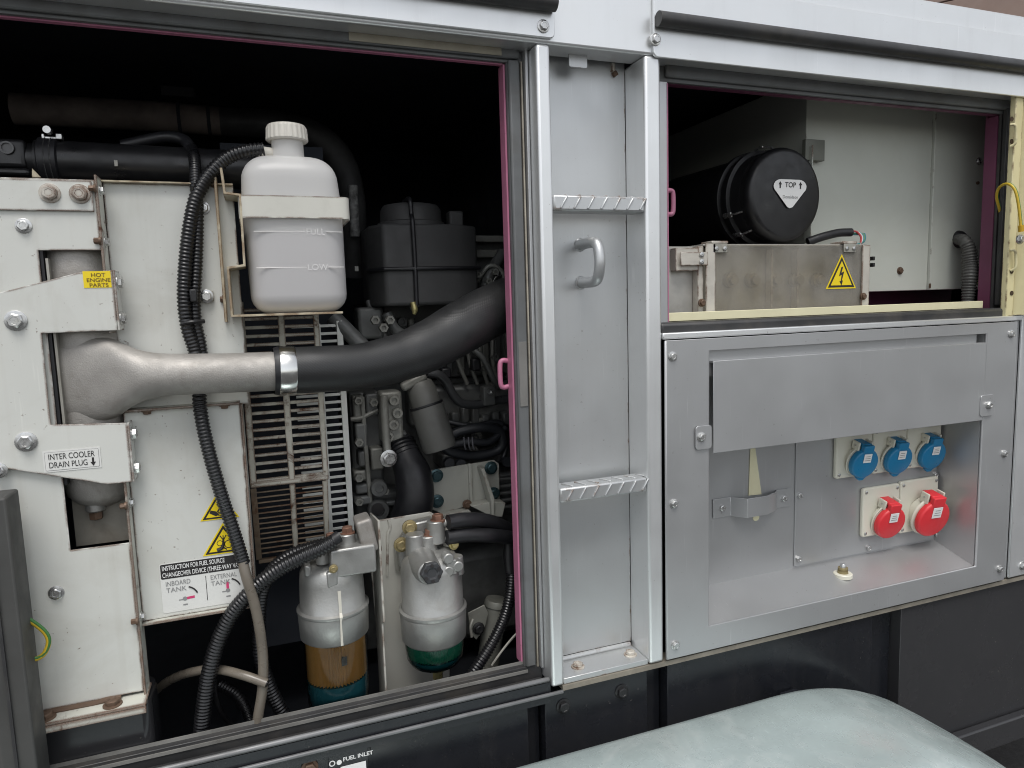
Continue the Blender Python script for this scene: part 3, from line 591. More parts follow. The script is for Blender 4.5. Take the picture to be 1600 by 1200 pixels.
# ================================================================== INTERCOOLER SHROUD (left)
sh = thing('intercooler_shroud', 'pale grey sheet metal cooler shroud with bolted brackets and rusty foot', 'shroud', (-.25, .08, Z(-.62)))
Y1, Y2 = .060, .092
xf = P(187, 690, Y1).x; xs = P(82, 600, Y1).x; ztop = P(80, 279, Y1).z; zbot = P(140, 1096, Y1).z
zc1, zc2 = P(120, 391, Y1).z, P(150, 855, Y1).z
plate_xz(MB(), [(-.82, zbot), (xf, zbot), (xf, zc2), (xs, zc2), (xs, zc1), (xf, zc1), (xf, ztop), (-.82, ztop)], Y1, Y1 + .003).build('front_panel', SHROUD, sh, .0006)
a = P(148, 331, Y1); MB().box((-.82, Y1 - .004, a.z), (a.x, Y1 - .0004, ztop - .002)).build('tie_plate', SHROUD, sh, .0008)
MB().box((xf + .0004, Y1 - .004, P(180, 520, Y1).z), (xf + .0034, Y2 - .001, ztop + .006)).build('side_flange', SHROUD_R, sh, .0005)
MB().box((xf + .0004, Y1 - .004, P(215, 1100, Y1).z), (xf + .0034, Y2 - .001, P(190, 664, Y1).z)).build('side_flange', SHROUD_R, sh, .0005)
xe = P(372, 400, Y2).x; zt2 = P(260, 288, Y2).z
MB().box((xf + .0038, Y2, P(260, 640, Y2).z), (xe, Y2 + .003, zt2)).build('rear_panel', SHROUD, sh, .0006)
MB().box((xf + .0038, Y2 - .010, zt2), (xe, Y2 + .02, zt2 + .002)).build('rear_panel_lip', BRASSY, sh)
Y3 = .080
zl0, zl1 = P(300, 958, Y3).z, P(285, 637, Y3).z; xlr = P(386, 780, Y3).x; xll = P(190, 640, Y3).x
MB().box((xf + .0040, Y3, zl0), (xlr, Y3 + .003, zl1)).build('lower_panel', SHROUD_R if False else SHROUD, sh, .0008)
MB().box((xf + .004, Y3 - .012, zl1 + .0004), (xlr, Y2 - .0004, zl1 + .0034)).build('lower_panel_lip', SHROUD_R, sh, .0005)
MB().box((xlr + .0003, Y3 - .003, zl0), (xlr + .003, Y3 + .07, zl1 - .001)).build('edge_flange', SHROUD_R, sh, .0005)
MB().box((xf + .0040, Y3 - .010, zl0 - .0036), (xlr, Y3 + .03, zl0 - .0004)).build('lower_panel_foot', SHROUD_R, sh, .0005)
for u, v in ((229, 632), (350, 622)): p = P(u, v, Y3); bolt(sh, (p.x, Y3 - .003, zl1 - .0006), V(0, 0, -1), .0065, STEEL_R)
# C shaped bracket over the casting
cb = pix_poly([(-40, 470), (0, 457), (122, 426), (173, 422), (188, 516), (65, 521), (79, 664), (195, 661), (207, 753), (168, 757), (0, 731), (-40, 726)], Y1 - .009)
xb = (cb[3].x + cb[4].x + cb[7].x + cb[8].x) / 4
for i in (3, 4, 7, 8): cb[i].x = xb
MB().prism(cb, (0, .003, 0)).build('bracket', SHROUD, sh, .0008)
MB().box((xb + .0003, Y1 - .009, cb[4].z), (xb + .003, Y1 + .022, cb[3].z)).build('bracket_flange', SHROUD, sh, .0006)
MB().box((xb + .0003, Y1 - .009, cb[8].z), (xb + .003, Y1 + .016, cb[7].z)).build('bracket_flange', SHROUD, sh, .0006)
for u, v, r in ((78, 302, .0110), (125, 303, .0110)): bolt(sh, P(u, v, Y1 - .0042), FY, r, CLAMPZ)
for u, v, r in ((37, 353, .0085), (88, 926, .0085)): bolt(sh, P(u, v, Y1 - .0003), FY, r, STEEL)
for u, v, r in ((25, 501, .0115), (41, 690, .0115), (-2, 735, .009)): bolt(sh, P(u, v, Y1 - .0092), FY, r, STEEL)
for u, v in ((191, 441), (196, 497), (207, 678), (211, 731)):
    p = P(u, v, Y1 + .004); bolt(sh, (xb + .003, Y1 + .004, p.z), RX, .0088, STEEL)
for u, v in ((168, 298), (177, 378), (206, 785), (218, 963)):
    p = P(u, v, Y1 + .012); bolt(sh, (xf + .0036, Y1 + .012, p.z), RX, .0066, STEEL); bolt(sh, (xf + .0002, Y1 - .004, p.z), V(-1, 0, 0), .0048, STEEL_R, 'nut', hgt=1.6)
for u, v in ((318, 325),): bolt(sh, P(u, v, Y2 - .0003), FY, .008, STEEL)
# rusty foot ledge
zf = P(150, 1098, Y1).z
MB().box((-.82, .030, zf - .004), (xf + .006, Y1 + .03, zf - .0003)).build('foot_ledge', SHROUD_R, sh, .0008)
MB().box((-.82, .0292, zf - .014), (xf + .006, .0325, zf - .0045)).build('foot_ledge_edge', SHROUD_R, sh, .0008)
for u, v in ((70, 1108), (175, 1091)): p = P(u, v, .045); bolt(sh, (p.x, .045, zf - .0003), UP, .011, STEEL_R)
MB().tube([(-.55, Y1 - .003, zf + .002)] + [(-.5 + i * .016, Y1 - .003, zf + .002 + random.uniform(-.001, .001)) for i in range(1, int((xf + .5) / .016))], 0.0042, 8, .004).build('rust_bead', STEEL_R, sh)
MB().box((xs - .004, Y1 + .05, zc2 - .01), (xf, Y1 + .053, P(150, 700, Y1).z)).build('cavity_plate', BROWNST, sh)
MB().box((xs + .0005, Y1 + .0035, zc2 + .09), (xs + .004, Y1 + .045, zc1)).build('gasket_edge', RUBBER, sh)
MB().box((xs + .006, Y1 + .0035, P(90, 665, Y1).z), (xs + .009, Y1 + .04, zc1 - .01)).build('gasket_edge', FLY, sh)
# beam under the foot
bm_ = MB().box((-.8, .0545, Z(-.75)), (xf + .008, .13, zf - .0046)).build('cross_beam', BLACKG, en, .012, seg=4)
# stickers
def sticker(u0, v0, u1, v1, Y, m, name='sticker', parent=sh, r=.0015):
    a, b = P(u0, v0, Y), P(u1, v1, Y); z1, z0 = a.z, b.z
    return MB().prism([(x, Y - .0003, z) for x, z in rrect(a.x, b.x, z0, z1, r)], (0, -.0004, 0)).build(name, m, parent), a, b
YS = Y1 - .009
a, b = P(66, 707, YS), P(159, 727, YS); hgt_ = .0285; zc = P(112, 718, YS).z
st_ = MB().prism([(x, YS - .0003, z) for x, z in rrect(a.x, b.x, zc - hgt_ / 2, zc + hgt_ / 2, .0012)], (0, -.0004, 0)).build('sticker', STICK_W, sh)
w_ = b.x - a.x
MB().prism([(x, YS - .0009, z) for x, z in rrect(a.x + .002, b.x - .002, zc - hgt_ / 2 + .002, zc + hgt_ / 2 - .002, .0012)], (0, -.0001, 0)).build('border_line', INK_G, st_)
MB().prism([(x, YS - .00105, z) for x, z in rrect(a.x + .0024, b.x - .0024, zc - hgt_ / 2 + .0024, zc + hgt_ / 2 - .0024, .001)], (0, -.0001, 0)).build('white_field', STICK_W, st_)
text(st_, 'INTER COOLER', (a.x + w_ * .09, YS - .0012, zc + .0022), .0078, INK, width=w_ * .80)
text(st_, 'DRAIN PLUG', (a.x + w_ * .09, YS - .0012, zc - .0088), .0078, INK, width=w_ * .66)
xx = a.x + w_ * .86
MB().box((xx - .0012, YS - .0015, zc - .006), (xx + .0012, YS - .0012, zc + .0006)).build('arrow', INK, st_)
MB().prism([(xx - .0032, YS - .0015, zc - .0055), (xx + .0032, YS - .0015, zc - .0055), (xx, YS - .0015, zc - .0108)], (0, .0003, 0)).build('arrow', INK, st_)
a, b = P(129, 425, YS), P(176, 448, YS); zc = (a.z + b.z) / 2; hh = .0215
st_ = MB().box((a.x, YS - .0007, zc - hh / 2), (b.x - .001, YS - .0003, zc + hh / 2)).build('sticker', STICK_Y, sh)
for i, t_ in enumerate(('HOT', 'ENGINE', 'PARTS')): text(st_, t_, ((a.x + b.x) / 2 + .001, YS - .0008, zc + .0035 - i * .0066), .0048, mat('brown_ink', (.16, .10, .01), .5), align='CENTER', wfac=1.15, bold=.01)
def triangle(apex, bl_, br_, Y, parent, name='warning_sticker'):
    A_, B_, C_ = P(*apex, Y), P(*bl_, Y), P(*br_, Y)
    w2 = (C_.x - B_.x) / 2; cx = (B_.x + C_.x) / 2; zb_ = (B_.z + C_.z) / 2; h = A_.z - zb_
    def tri(k, d): return [(cx - w2 * k, Y - d, zb_ + h * (1 - k) * .33), (cx + w2 * k, Y - d, zb_ + h * (1 - k) * .33), (cx, Y - d, zb_ + h - h * (1 - k) * .67)]
    o = MB().prism(tri(1, .0003), (0, -.0004, 0)).build(name, STICK_Y, parent)
    MB().prism(tri(.88, .0008), (0, -.0002, 0)).build('black_border', INK, o)
    MB().prism(tri(.70, .0011), (0, -.0002, 0)).build('yellow_field', STICK_Y, o)
    return o, cx, zb_, h, Y - .0014
t1, cx, zb_, h, yy = triangle((342, 768), (313, 816), (374, 806), Y3, sh)
MB().prism([(cx - h * .28, yy, zb_ + h * .36), (cx - h * .10, yy, zb_ + h * .30), (cx - h * .02, yy, zb_ + h * .18), (cx - h * .12, yy, zb_ + h * .13), (cx - h * .33, yy, zb_ + h * .26)], (0, -.0002, 0)).build('hand_mark', INK, t1)
for k in range(3): MB().bar((cx - h * .06, yy, zb_ + h * (.16 + k * .05)), (cx + h * .10, yy, zb_ + h * (.13 + k * .06)), h * .03, .0002, (0, 1, 0)).build('finger_mark', INK, t1)
for k in range(3): MB().bar((cx + h * .02, yy, zb_ + h * .42), (cx + h * .02 + h * .16 * math.cos(k * 2.1), yy, zb_ + h * .42 + h * .16 * math.sin(k * 2.1)), h * .05, .0002, (0, 1, 0)).build('blade_mark', INK, t1)
t2, cx, zb_, h, yy = triangle((346, 817), (317, 870), (386, 859), Y3, sh)
for dx, dz, r in ((-.13, .36, .09), (.13, .30, .135)):
    disc(MB(), (cx + h * dx, yy + .0002, zb_ + h * dz), h * r, FY, .0003).build('gear_mark', INK, t2); disc(MB(), (cx + h * dx, yy - .0001, zb_ + h * dz), h * r * .78, FY, .0003).build('gear_mark', STICK_Y, t2)
MB().tube([(cx - h * .22, yy, zb_ + h * .14), (cx - h * .08, yy, zb_ + h * .2), (cx - h * .03, yy, zb_ + h * .34), (cx - h * .02, yy, zb_ + h * .5)], [h * .06, h * .055, h * .04, h * .025], 8, .002).build('arm_mark', INK, t2)
for k in (-1, 0, 1): MB().bar((cx - h * .02, yy, zb_ + h * .44), (cx - h * .02 + h * .09 * k, yy, zb_ + h * .6), h * .03, .0002, (0, 1, 0)).build('finger_mark', INK, t2)
MB().bar((cx - h * .05, yy, zb_ + h * .22), (cx + h * .06, yy, zb_ + h * .13), h * .04, .0002, (0, 1, 0)).build('finger_mark', INK, t2)
# fuel changeover instruction sticker
a, b = P(252, 920, Y3), P(390, 905, Y3); xA, xB = a.x, min(b.x, xlr - .002); zA, zB = P(320, 948, Y3).z, P(320, 872, Y3).z
st_ = MB().prism([(x, Y3 - .0007, z) for x, z in rrect(xA, xB, zA, zB, .003)], (0, .0004, 0)).build('sticker', STICK_W, sh)
hh = zB - zA
MB().prism([(x, Y3 - .0010, z) for x, z in rrect(xA + .001, xB - .001, zB - hh * .31, zB - .001, .002)], (0, .0002, 0)).build('black_header', INK, st_)
text(st_, 'INSTRUCTION FOR FUEL SOURCE', (xA + .003, Y3 - .0011, zB - hh * .135), hh * .092, WHITE, width=(xB - xA) * .70, bold=.01)
text(st_, 'CHANGEOVER DEVICE (THREE-WAY VALVE)', (xA + .003, Y3 - .0011, zB - hh * .275), hh * .092, WHITE, width=(xB - xA) * .94, bold=.01)
xm = xA + (xB - xA) * .50
for t_, x0_ in (('INBOARD', xA + .006), ('EXTERNAL', xm + .006)):
    text(st_, t_, (x0_, Y3 - .0009, zB - hh * .46), hh * .095, INK_G, width=(xB - xA) * (.27 if t_ == 'INBOARD' else .30)); text(st_, 'TANK', (x0_, Y3 - .0009, zB - hh * .59), hh * .095, INK_G)
MB().box((xm - .0004, Y3 - .0010, zA + hh * .13), (xm + .0004, Y3 - .0008, zB - hh * .36)).build('divider_line', INK, st_)
c1 = V(xA + (xB - xA) * .25, Y3 - .001, zA + hh * .24); c2 = V(xA + (xB - xA) * .74, Y3 - .001, zA + hh * .27)
for c_, d_ in ((c1, V(1, 0, .06)), (c2, V(0, 0, 1))):
    MB().bar(c_, c_ + d_ * .013, .0036, .0002, (0, 1, 0)).build('pink_lever', INK_P, st_)
    disc(MB(), c_, .003, FY, .0002).build('valve_mark', INK_G, st_)
    MB().bar(c_ + V(-.008, 0, -.001), c_ + V(0, 0, -.001), .0015, .0002, (0, 1, 0)).build('valve_mark', INK_G, st_)
    MB().bar(c_ + V(-.003, 0, -.009), c_ + V(.003, 0, -.009), .002, .0002, (0, 1, 0)).build('valve_mark', INK_G, st_)
    arc = [c_ + V(.018 * math.cos(t), 0, .018 * math.sin(t)) for t in (math.radians(k) for k in range(20, 80, 10))]
    MB().tube(arc, .0011, 6, .002).build('curved_arrow', INK, st_)
def supell(cx, cy, z, ax, ay, e=4.0, n=56):
    out = []
    for k in range(n):
        t = 2 * math.pi * k / n; c, s = math.cos(t), math.sin(t)
        out.append((cx + ax * math.copysign(abs(c) ** (2 / e), c), cy + ay * math.copysign(abs(s) ** (2 / e), s), z))
    return out
def loft(rings, caps=True):
    mb = MB(); n = len(rings[0]); v = [p for r_ in rings for p in r_]; f = []
    for i in range(len(rings) - 1):
        for k in range(n): f.append((i * n + k, i * n + (k + 1) % n, (i + 1) * n + (k + 1) % n, (i + 1) * n + k))
    if caps: f += [tuple(range(n))[::-1], tuple((len(rings) - 1) * n + k for k in range(n))]
    return mb.add(v, f)
# ================================================================== CAST INTAKE PIPE
ci = thing('intake_casting', 'rough cast aluminium intake elbow with straight outlet pipe', 'pipe', P(135, 790, .1))
tc = P(143, 600, .115); zt_, zb_ = P(140, 380, .115).z, P(148, 790, .115).z; tr = .047
MB().lathe([(zt_ - zb_, tr * .9), (zt_ - zb_ - .03, tr), (.04, tr), (.02, tr * .9), (.008, tr * .66), (.0, tr * .3)], (tc.x, .115, zb_), UP, 36).build('tank', CAST, ci)
sect = [(84, 592, .104, .0590, .028), (110, 592, .100, .0595, .031), (150, 592, .091, .0590, .034), (178, 590, .079, .0540, .035), (198, 588, .068, .0445, .034), (220, 587, .058, .0355, .032), (245, 586, .051, .0305, .0295), (275, 585, .046, .0285, .0285), (350, 583, .043, .0278, .0278), (434, 580, .042, .0278, .0278)]
def smooth_interp(rows, n=10):
    out = []
    for i in range(len(rows) - 1):
        r0, r1, r2, r3 = rows[max(i - 1, 0)], rows[i], rows[i + 1], rows[min(i + 2, len(rows) - 1)]
        for k in range(n):
            t = k / n; out.append([0.5 * (2 * b_ + (c_ - a_) * t + (2 * a_ - 5 * b_ + 4 * c_ - d_) * t * t + (3 * b_ - a_ - 3 * c_ + d_) * t ** 3) for a_, b_, c_, d_ in zip(r0, r1, r2, r3)])
    out.append(list(rows[-1])); return out
rings = []
for u, v, y, hz, hy in smooth_interp(sect):
    c = P(u, v, y); e_ = 2.0 + 1.2 * max(0, (hz - .03) / .03)
    rings.append([(c.x, y + hy * math.copysign(abs(math.cos(t)) ** (2 / e_), math.cos(t)), c.z + hz * math.copysign(abs(math.sin(t)) ** (2 / e_), math.sin(t))) for t in (2 * math.pi * k / 44 for k in range(44))])
loft(rings).build('outlet_pipe', CAST, ci, ang=60)
c = P(149, 792, .10); MB().lathe([(-.006, .0125), (.004, .0125), (.006, .0105)], c, V(0, 0, -1), 20).build('plug_collar', CAST_L, ci)
bolt(ci, (c.x, c.y, c.z - .006), V(0, 0, -1), .0088, STEEL_R, 'drain_plug', washer=False, hgt=1.2)
# ================================================================== CHARGE AIR HOSE
ch = thing('charge_air_hose', 'thick braided black rubber hose curving up from the cast pipe', 'hose', P(440, 620, .09))
hp = [P(431, 580, .042), P(500, 577, .045), P(560, 573, .055), P(620, 560, .072), P(670, 540, .09), P(720, 512, .112), P(770, 485, .14), P(840, 455, .20), P(900, 430, .30)]
MB().tube(hp, [.0335, .0340, .0345, .037, .041, .044, .045, .046, .046], 36, .006).build('hose_wall', BRAID, ch, ang=60)
d_ = (P(460, 579, .0435) - P(428, 580, .042)).normalized()
MB().lathe([(-.002, .0348), (.0, .0358), (.019, .0362), (.021, .0350)], P(437, 580, .0425), d_, 36, caps=False).build('hose_clamp', CHROME, ch)
MB().lathe([(0, .0332), (.006, .0350), (.012, .0350), (.014, .0330)], P(427, 580, .042), d_, 36, caps=False).build('hose_cuff', RUBBER, ch)
# ================================================================== COOLANT BOTTLE
cx0, cx1 = P(381, 380, .05).x, P(541, 400, .05).x; bw = (cx1 - cx0) / 2; bcx = (cx0 + cx1) / 2; bcy = .088; bd = .052
zb_, zt_ = P(462, 489, .05).z, P(462, 243, .06).z
cbt = thing('coolant_bottle', 'milky white plastic coolant bottle with ribbed cap, half full', 'bottle', (bcx, bcy, zb_))
def bottle_rings(k, z0, z1, top=True):
    rs = []; R0 = .026
    for i in range(7): t = math.pi / 2 * i / 6; q = R0 * (1 - math.cos(math.pi / 2 - t)) if False else R0 * (1 - math.sin(t)); rs.append(supell(bcx + .002, bcy, z0 + R0 * (1 - math.cos(t)), (bw - .002 - q) * k, (bd - q) * k))
    if top:
        zmid = z1 - .075; rs.append(supell(bcx, bcy, zmid, bw * k, bd * k)); R1 = .036
        for i in range(9):
            t = math.pi / 2 * i / 8; q = R1 * (1 - math.cos(t)); rs.append(supell(bcx - .001, bcy, z1 - R1 + R1 * math.sin(t), (bw - .003 - q) * k, (bd - q * .9) * k))
    else: rs.append(supell(bcx, bcy, z1, bw * k, bd * k))
    return rs
loft(bottle_rings(1.0, zb_, zt_)).build('bottle_body', BOTTLE, cbt, ang=50)
zlev = P(462, 362, .04).z
loft(bottle_rings(.965, zb_ + .003, zlev, False)).build('coolant', COOLANT, cbt, ang=50)
nc = P(450, 235, .075); nx = nc.x
MB().lathe([(-.012, .024), (.0, .0225), (.012, .0222), (.026, .0222)], (nx, .08, zt_), UP, 32).build('neck', BOTTLE, cbt)
zc0 = P(450, 221, .075).z; zc1_ = P(450, 196, .075).z
cap = []
for h_, r_ in ((0, .0275), (.002, .0295), (zc1_ - zc0 - .004, .0285), (zc1_ - zc0, .026), (zc1_ - zc0 + .001, .02)):
    ring = []
    for k in range(96):
        t = 2 * math.pi * k / 96; rr = r_ * (1 - (.035 if (k % 4) in (0, 1) and .001 < h_ < zc1_ - zc0 - .001 else 0)); ring.append((nx + rr * math.cos(t), .08 + rr * math.sin(t), zc0 + h_))
    cap.append(ring)
loft(cap).build('ribbed_cap', CAPW, cbt, ang=25)
MB().tube([(nx - .015, .08, zt_ + .006), P(404, 236, .075)], .007, 14, spline=False).build('spout', CAPW, cbt)
yfr = bcy - bd
for v_, t_ in ((362, 'FULL'), (418, 'LOW')):
    z_ = P(460, v_, yfr).z
    MB().box((bcx - .056, yfr - .0003, z_ - .0005), (bcx + .012, yfr + .002, z_ + .0005)).build('level_line', BOTTLE, cbt, .0004)
    MB().box((bcx + .042, yfr - .0003, z_ - .0005), (bcx + .064, yfr + .002, z_ + .0005)).build('level_line', BOTTLE, cbt, .0004)
    text(cbt, t_, (bcx + .027, yfr - .0004, z_ - .004), .0085, BOTTLE, align='CENTER')
# ---- bracket that carries the bottle
bb = thing('bottle_bracket', 'stepped sheet bracket with rusty edges holding the coolant bottle', 'bracket', P(370, 490, .08))
YF = .034
prof = [P(u, v, YF) for u, v in ((343, 262), (349, 303), (373, 306), (380, 413), (354, 417), (360, 489))]
prof[5].z = zb_ - .003; prof.append(V(P(536, 487, YF).x, YF, zb_ - .003))
pr = MB(); th = .0032; vv = []; ff = []
for i, p in enumerate(prof):
    d1 = (p - prof[i - 1]).normalized() if i else None; d2 = (prof[i + 1] - p).normalized() if i < len(prof) - 1 else None
    n1 = V(-d1.z, 0, d1.x) if d1 else None; n2 = V(-d2.z, 0, d2.x) if d2 else None
    nn = (n1 + n2) / (1 + n1.dot(n2)) if n1 and n2 else (n1 or n2)
    for y in (YF, Y2): vv += [V(p.x, y, p.z), V(p.x + nn.x * th, y, p.z + nn.z * th)]
for i in range(len(prof) - 1):
    a = i * 4; b = a + 4; ff += [(a, a + 1, b + 1, b), (a + 2, b + 2, b + 3, a + 3), (a, b, b + 2, a + 2), (a + 1, a + 3, b + 3, b + 1)]
ff += [(0, 2, 3, 1), tuple(len(vv) - 4 + k for k in (0, 1, 3, 2))]
pr.add(vv, ff).build('stepped_plate', BRASSY, bb, .0005)
MB().box((P(338, 262, .10).x - .004, .075, zb_ - .01), (P(338, 262, .10).x, Y2 + .01, P(340, 262, .1).z)).build('side_plate', BRASSY, bb, .0005)
zs0, zs1 = P(462, 342, .03).z, P(462, 306, .03).z; zs0 += .001
bs = MB(); o_ = supell(bcx + .002, bcy, zs0, bw + .006, bd + .007, 9.0); i_ = supell(bcx + .002, bcy, zs0, bw + .0035, bd + .0045, 9.0); n = len(o_)
vv = o_ + [(x, y, zs1) for x, y, z in o_] + i_ + [(x, y, zs1) for x, y, z in i_]; ff = []
for k in range(n):
    j = (k + 1) % n; ff += [(k, j, n + j, n + k), (2 * n + k, 3 * n + k, 3 * n + j, 2 * n + j), (n + k, n + j, 3 * n + j, 3 * n + k), (k, 2 * n + k, 2 * n + j, j)]
bs.add(vv, ff).build('retaining_band', SHROUD_R if False else mat('band_paint', (.60, .59, .53), .45, 0, .05, 10, .03, 200, edge=.8, dirt=.15), bb, ang=50)
for u, v in ((337, 288), (345, 468)): p = P(u, v, .09); bolt(bb, (P(338, 262, .10).x - .0042, .09, p.z), V(-1, 0, 0), .0055, STEEL_R)
# ================================================================== FAN GUARD
fg = thing('fan_guard', 'rusty cream slatted fan guard behind the cast pipe', 'guard', P(445, 870, .2))
YG = .150; gx0, gx1 = P(386, 690, YG).x, P(509, 690, YG).x; gxm = P(447, 690, YG).x
gz0, gz1 = P(447, 752, YG).z, P(440, 470, YG).z
n = 21
for i in range(n):
    z_ = gz0 + .006 + (gz1 - gz0 - .006) * i / n
    MB().box((gx0 + .004, YG, z_ - .0026), (gx1 - .003, YG + .0025, z_ + .0026)).build('slat', GUARD, fg, .0008)
for x_, w__ in ((gx0, .010), (gxm, .010), (gx1 - .008, .009)): MB().box((x_, YG - .0022, gz0), (x_ + w__, YG - .0003, gz1)).build('upright', GUARD, fg, .0006)
MB().box((gx0, YG - .0026, gz0 - .005), (gx1 + .001, YG + .004, gz0 + .0045)).build('bend_rail', GUARD, fg, .002)
e0 = V(0, YG + .003, gz0 - .005); pe = P(440, 868, YG + .05); e1 = V(0, YG + .05, pe.z)
for i in range(1, 14):
    q = e0.lerp(e1, i / 14); MB().bar((gx0 + .003, q.y, q.z), (gx1 - .004, q.y, q.z), .0042, .0022).build('slat', GUARD_D, fg, .0006)
for x_ in (gx0 + .004, gxm + .005, gx1 - .005): MB().bar((x_, e0.y - .003, e0.z - .001), (x_, e1.y - .003, e1.z), .009, .0022, (0, 1, 0)).build('upright', GUARD if x_ > gx0 + .02 else GUARD_D, fg, .0006)
MB().bar((gx0 + .003, e1.y, e1.z - .004), (gx1 - .004, e1.y, e1.z - .004), .012, .006).build('bottom_rail', GUARD_D, fg, .001)
YH = .225; hx0, hx1 = P(470, 730, YH).x, P(547, 730, YH).x; hz0, hz1 = P(520, 853, YH).z, P(520, 505, YH).z
for i in range(30):
    z_ = hz0 + .004 + (hz1 - hz0 - .008) * i / 29
    MB().box((hx0, YH, z_ - .0024), (hx1 - .008, YH + .0025, z_ + .0024)).build('slat', GUARD_L, fg, .0008)
MB().box((hx1 - .009, YH - .0022, hz0 - .004), (hx1 + .001, YH - .0003, hz1 + .004)).build('upright', GUARD_L, fg, .0006)
xq = P(508, 690, YH).x; MB().box((xq - .003, YH - .0022, hz0), (xq + .004, YH - .0003, hz1)).build('upright', GUARD_L, fg, .0006)
MB().box((gx0 - .01, .27, Z(-.6)), (hx1 - .01, .30, Z(.28))).build('core', DARKIN, fg)
# ================================================================== CORRUGATED CONDUITS
def conduit(lab, pts, r, pitch=.0052, m=None, name='corrugated_conduit', cat='conduit', grp='corrugated black conduits'):
    o = MB().tube([P(u, v, y) for u, v, y in pts], r, 16, pitch=pitch).build(name, m or CONDUIT, None, ang=80)
    return tag(o, lab, cat, grp)
YC = .128
conduit('corrugated black conduit from the coolant bottle neck down behind the cast pipe', [(412, 233, .075), (385, 236, .075), (355, 247, .08), (328, 272, .078), (308, 305, .072), (297, 350, .070), (290, 410, .070), (288, 470, .070), (294, 515, .073), (305, 550, .076), (311, 600, .076), (313, 640, .065), (325, 700, .062), (345, 770, .062), (365, 830, .062), (381, 882, .062)], .0098)
conduit('corrugated black conduit hanging from the dark duct beside the first one', [(300, 232, .16), (304, 250, .12), (306, 290, .085), (309, 330, .078), (308, 400, .077), (305, 460, .076), (306, 500, .077), (313, 535, .080), (318, 570, .082)], .0082)
tag(MB().tube([P(190, 228, .19), P(230, 219, .19), P(262, 214, .185), P(288, 219, .175), P(300, 236, .16)], .0085, 14, .005).build('breather_tube', RUBBER, None), 'smooth black tube bending down over the large black duct', 'tube')
tie = thing('cable_clip', 'small steel cable clip beside the corrugated conduits on the grey panel', 'clip', P(318, 462, Y2))
MB().obox(P(316, 463, Y2 - .003), (.03, .004, .015), RX, V(0, 1, 0), UP).build('clip_plate', FLY, tie, .001); bolt(tie, P(323, 463, Y2 - .0055), FY, .0085)
MB().obox(P(303, 462, .068), (.010, .018, .018), RX, V(0, 1, 0), UP).build('tie_block', PLASTIC_K, tie, .002)
MB().tube([P(284, 506, .062), P(300, 503, .058), P(319, 502, .066)], .003, 8, .004).build('tie_strap', PLASTIC_K, tie)
conduit('lower corrugated conduit sweeping left from the amber filter to the floor', [(522, 846, .06), (500, 858, .058), (468, 872, .058), (430, 893, .06), (395, 922, .064), (362, 960, .07), (340, 1005, .074), (326, 1055, .076), (318, 1110, .078), (313, 1165, .08)], .0118)
conduit('corrugated conduit behind the clear hose dropping left of the amber filter', [(515, 848, .085), (480, 858, .09), (450, 870, .095), (424, 893, .10), (408, 930, .105), (404, 980, .105), (408, 1030, .10), (424, 1080, .095), (450, 1130, .09)], .0108)
tag(MB().tube([P(530, 838, .066), P(515, 848, .062), P(498, 858, .0585)], .0095, 14, .004).build('fuel_hose', RUBBER, None), 'short smooth black hose end at the amber filter head', 'hose')
conduit('corrugated conduit climbing along the pink jamb right of the green filter', [(800, 895, .13), (797, 930, .125), (788, 965, .12), (770, 1003, .11), (748, 1038, .10), (725, 1072, .095)], .0105)
conduit('small corrugated conduit on the dark floor at the lower left', [(345, 1070, .22), (370, 1085, .2), (385, 1110, .18), (395, 1140, .16)], .009)
ch_ = thing('drain_hose', 'stained clear plastic hose hanging in front of the corrugated conduits', 'hose', P(405, 1120, .05))
MB().tube([P(379, 878, .060), P(386, 905, .055), P(398, 945, .054), (P(406, 985, .055)), P(411, 1030, .056), P(410, 1075, .055), P(404, 1115, .056), P(399, 1150, .057)], .0075, 16, .005).build('hose_wall', CLEARH, ch_)
tb = thing('open_drain_tube', 'stained clear tube curving out of the dark with its open end up front', 'hose', P(418, 1068, .05))
MB().tube([P(235, 1085, .20), P(265, 1063, .16), P(300, 1050, .12), P(340, 1046, .09), P(380, 1055, .06), P(417, 1068, .045)], .0068, 16, .005).build('hose_wall', CLEARH, tb)
MB().lathe([(0, .0052), (.0006, .0052)], P(417.6, 1068.2, .0445), P(417, 1068, .045) - P(380, 1055, .06), 14).build('open_end', INK, tb)
# ================================================================== UPPER LEFT DUCT
du = thing('intake_duct', 'large glossy black intake duct with clamp above the grey shroud', 'duct', P(150, 280, .17))
MB().tube([P(60, 253, .175), P(100, 254, .175), P(180, 257, .175), P(310, 263, .175), P(420, 268, .175)], [.0295, .0295, .029, .029, .029], 32, .02).build('duct_tube', PLASTIC_K, du)
d_ = (P(180, 257, .175) - P(60, 253, .175)).normalized()
MB().lathe([(0, .030), (.002, .0335), (.024, .0335), (.026, .030)], P(64, 253, .175), d_, 32).build('duct_collar', RUBBER, du)
for k in (.010, .017): MB().lathe([(0, .0338), (.0008, .0346), (.0016, .0338)], P(64, 253, .175) + d_ * k, d_, 32, caps=False).build('collar_ring', mat('glossy_dark_ring', (.08, .08, .08), .25, .3), du)
MB().tube([P(38, 250, .175), P(66, 252, .175)], .023, 24, spline=False).build('duct_neck', PLASTIC_K, du)
MB().box((-.80, .15, P(20, 262, .15).z), (P(40, 240, .15).x, .21, P(20, 216, .15).z)).build('duct_elbow', PLASTIC_K, du, .006, seg=3)
MB().box((-.80, .14, P(20, 276, .15).z), (P(46, 240, .15).x, .21, P(20, 264, .15).z)).build('elbow_foot', PLASTIC_K, du, .004)
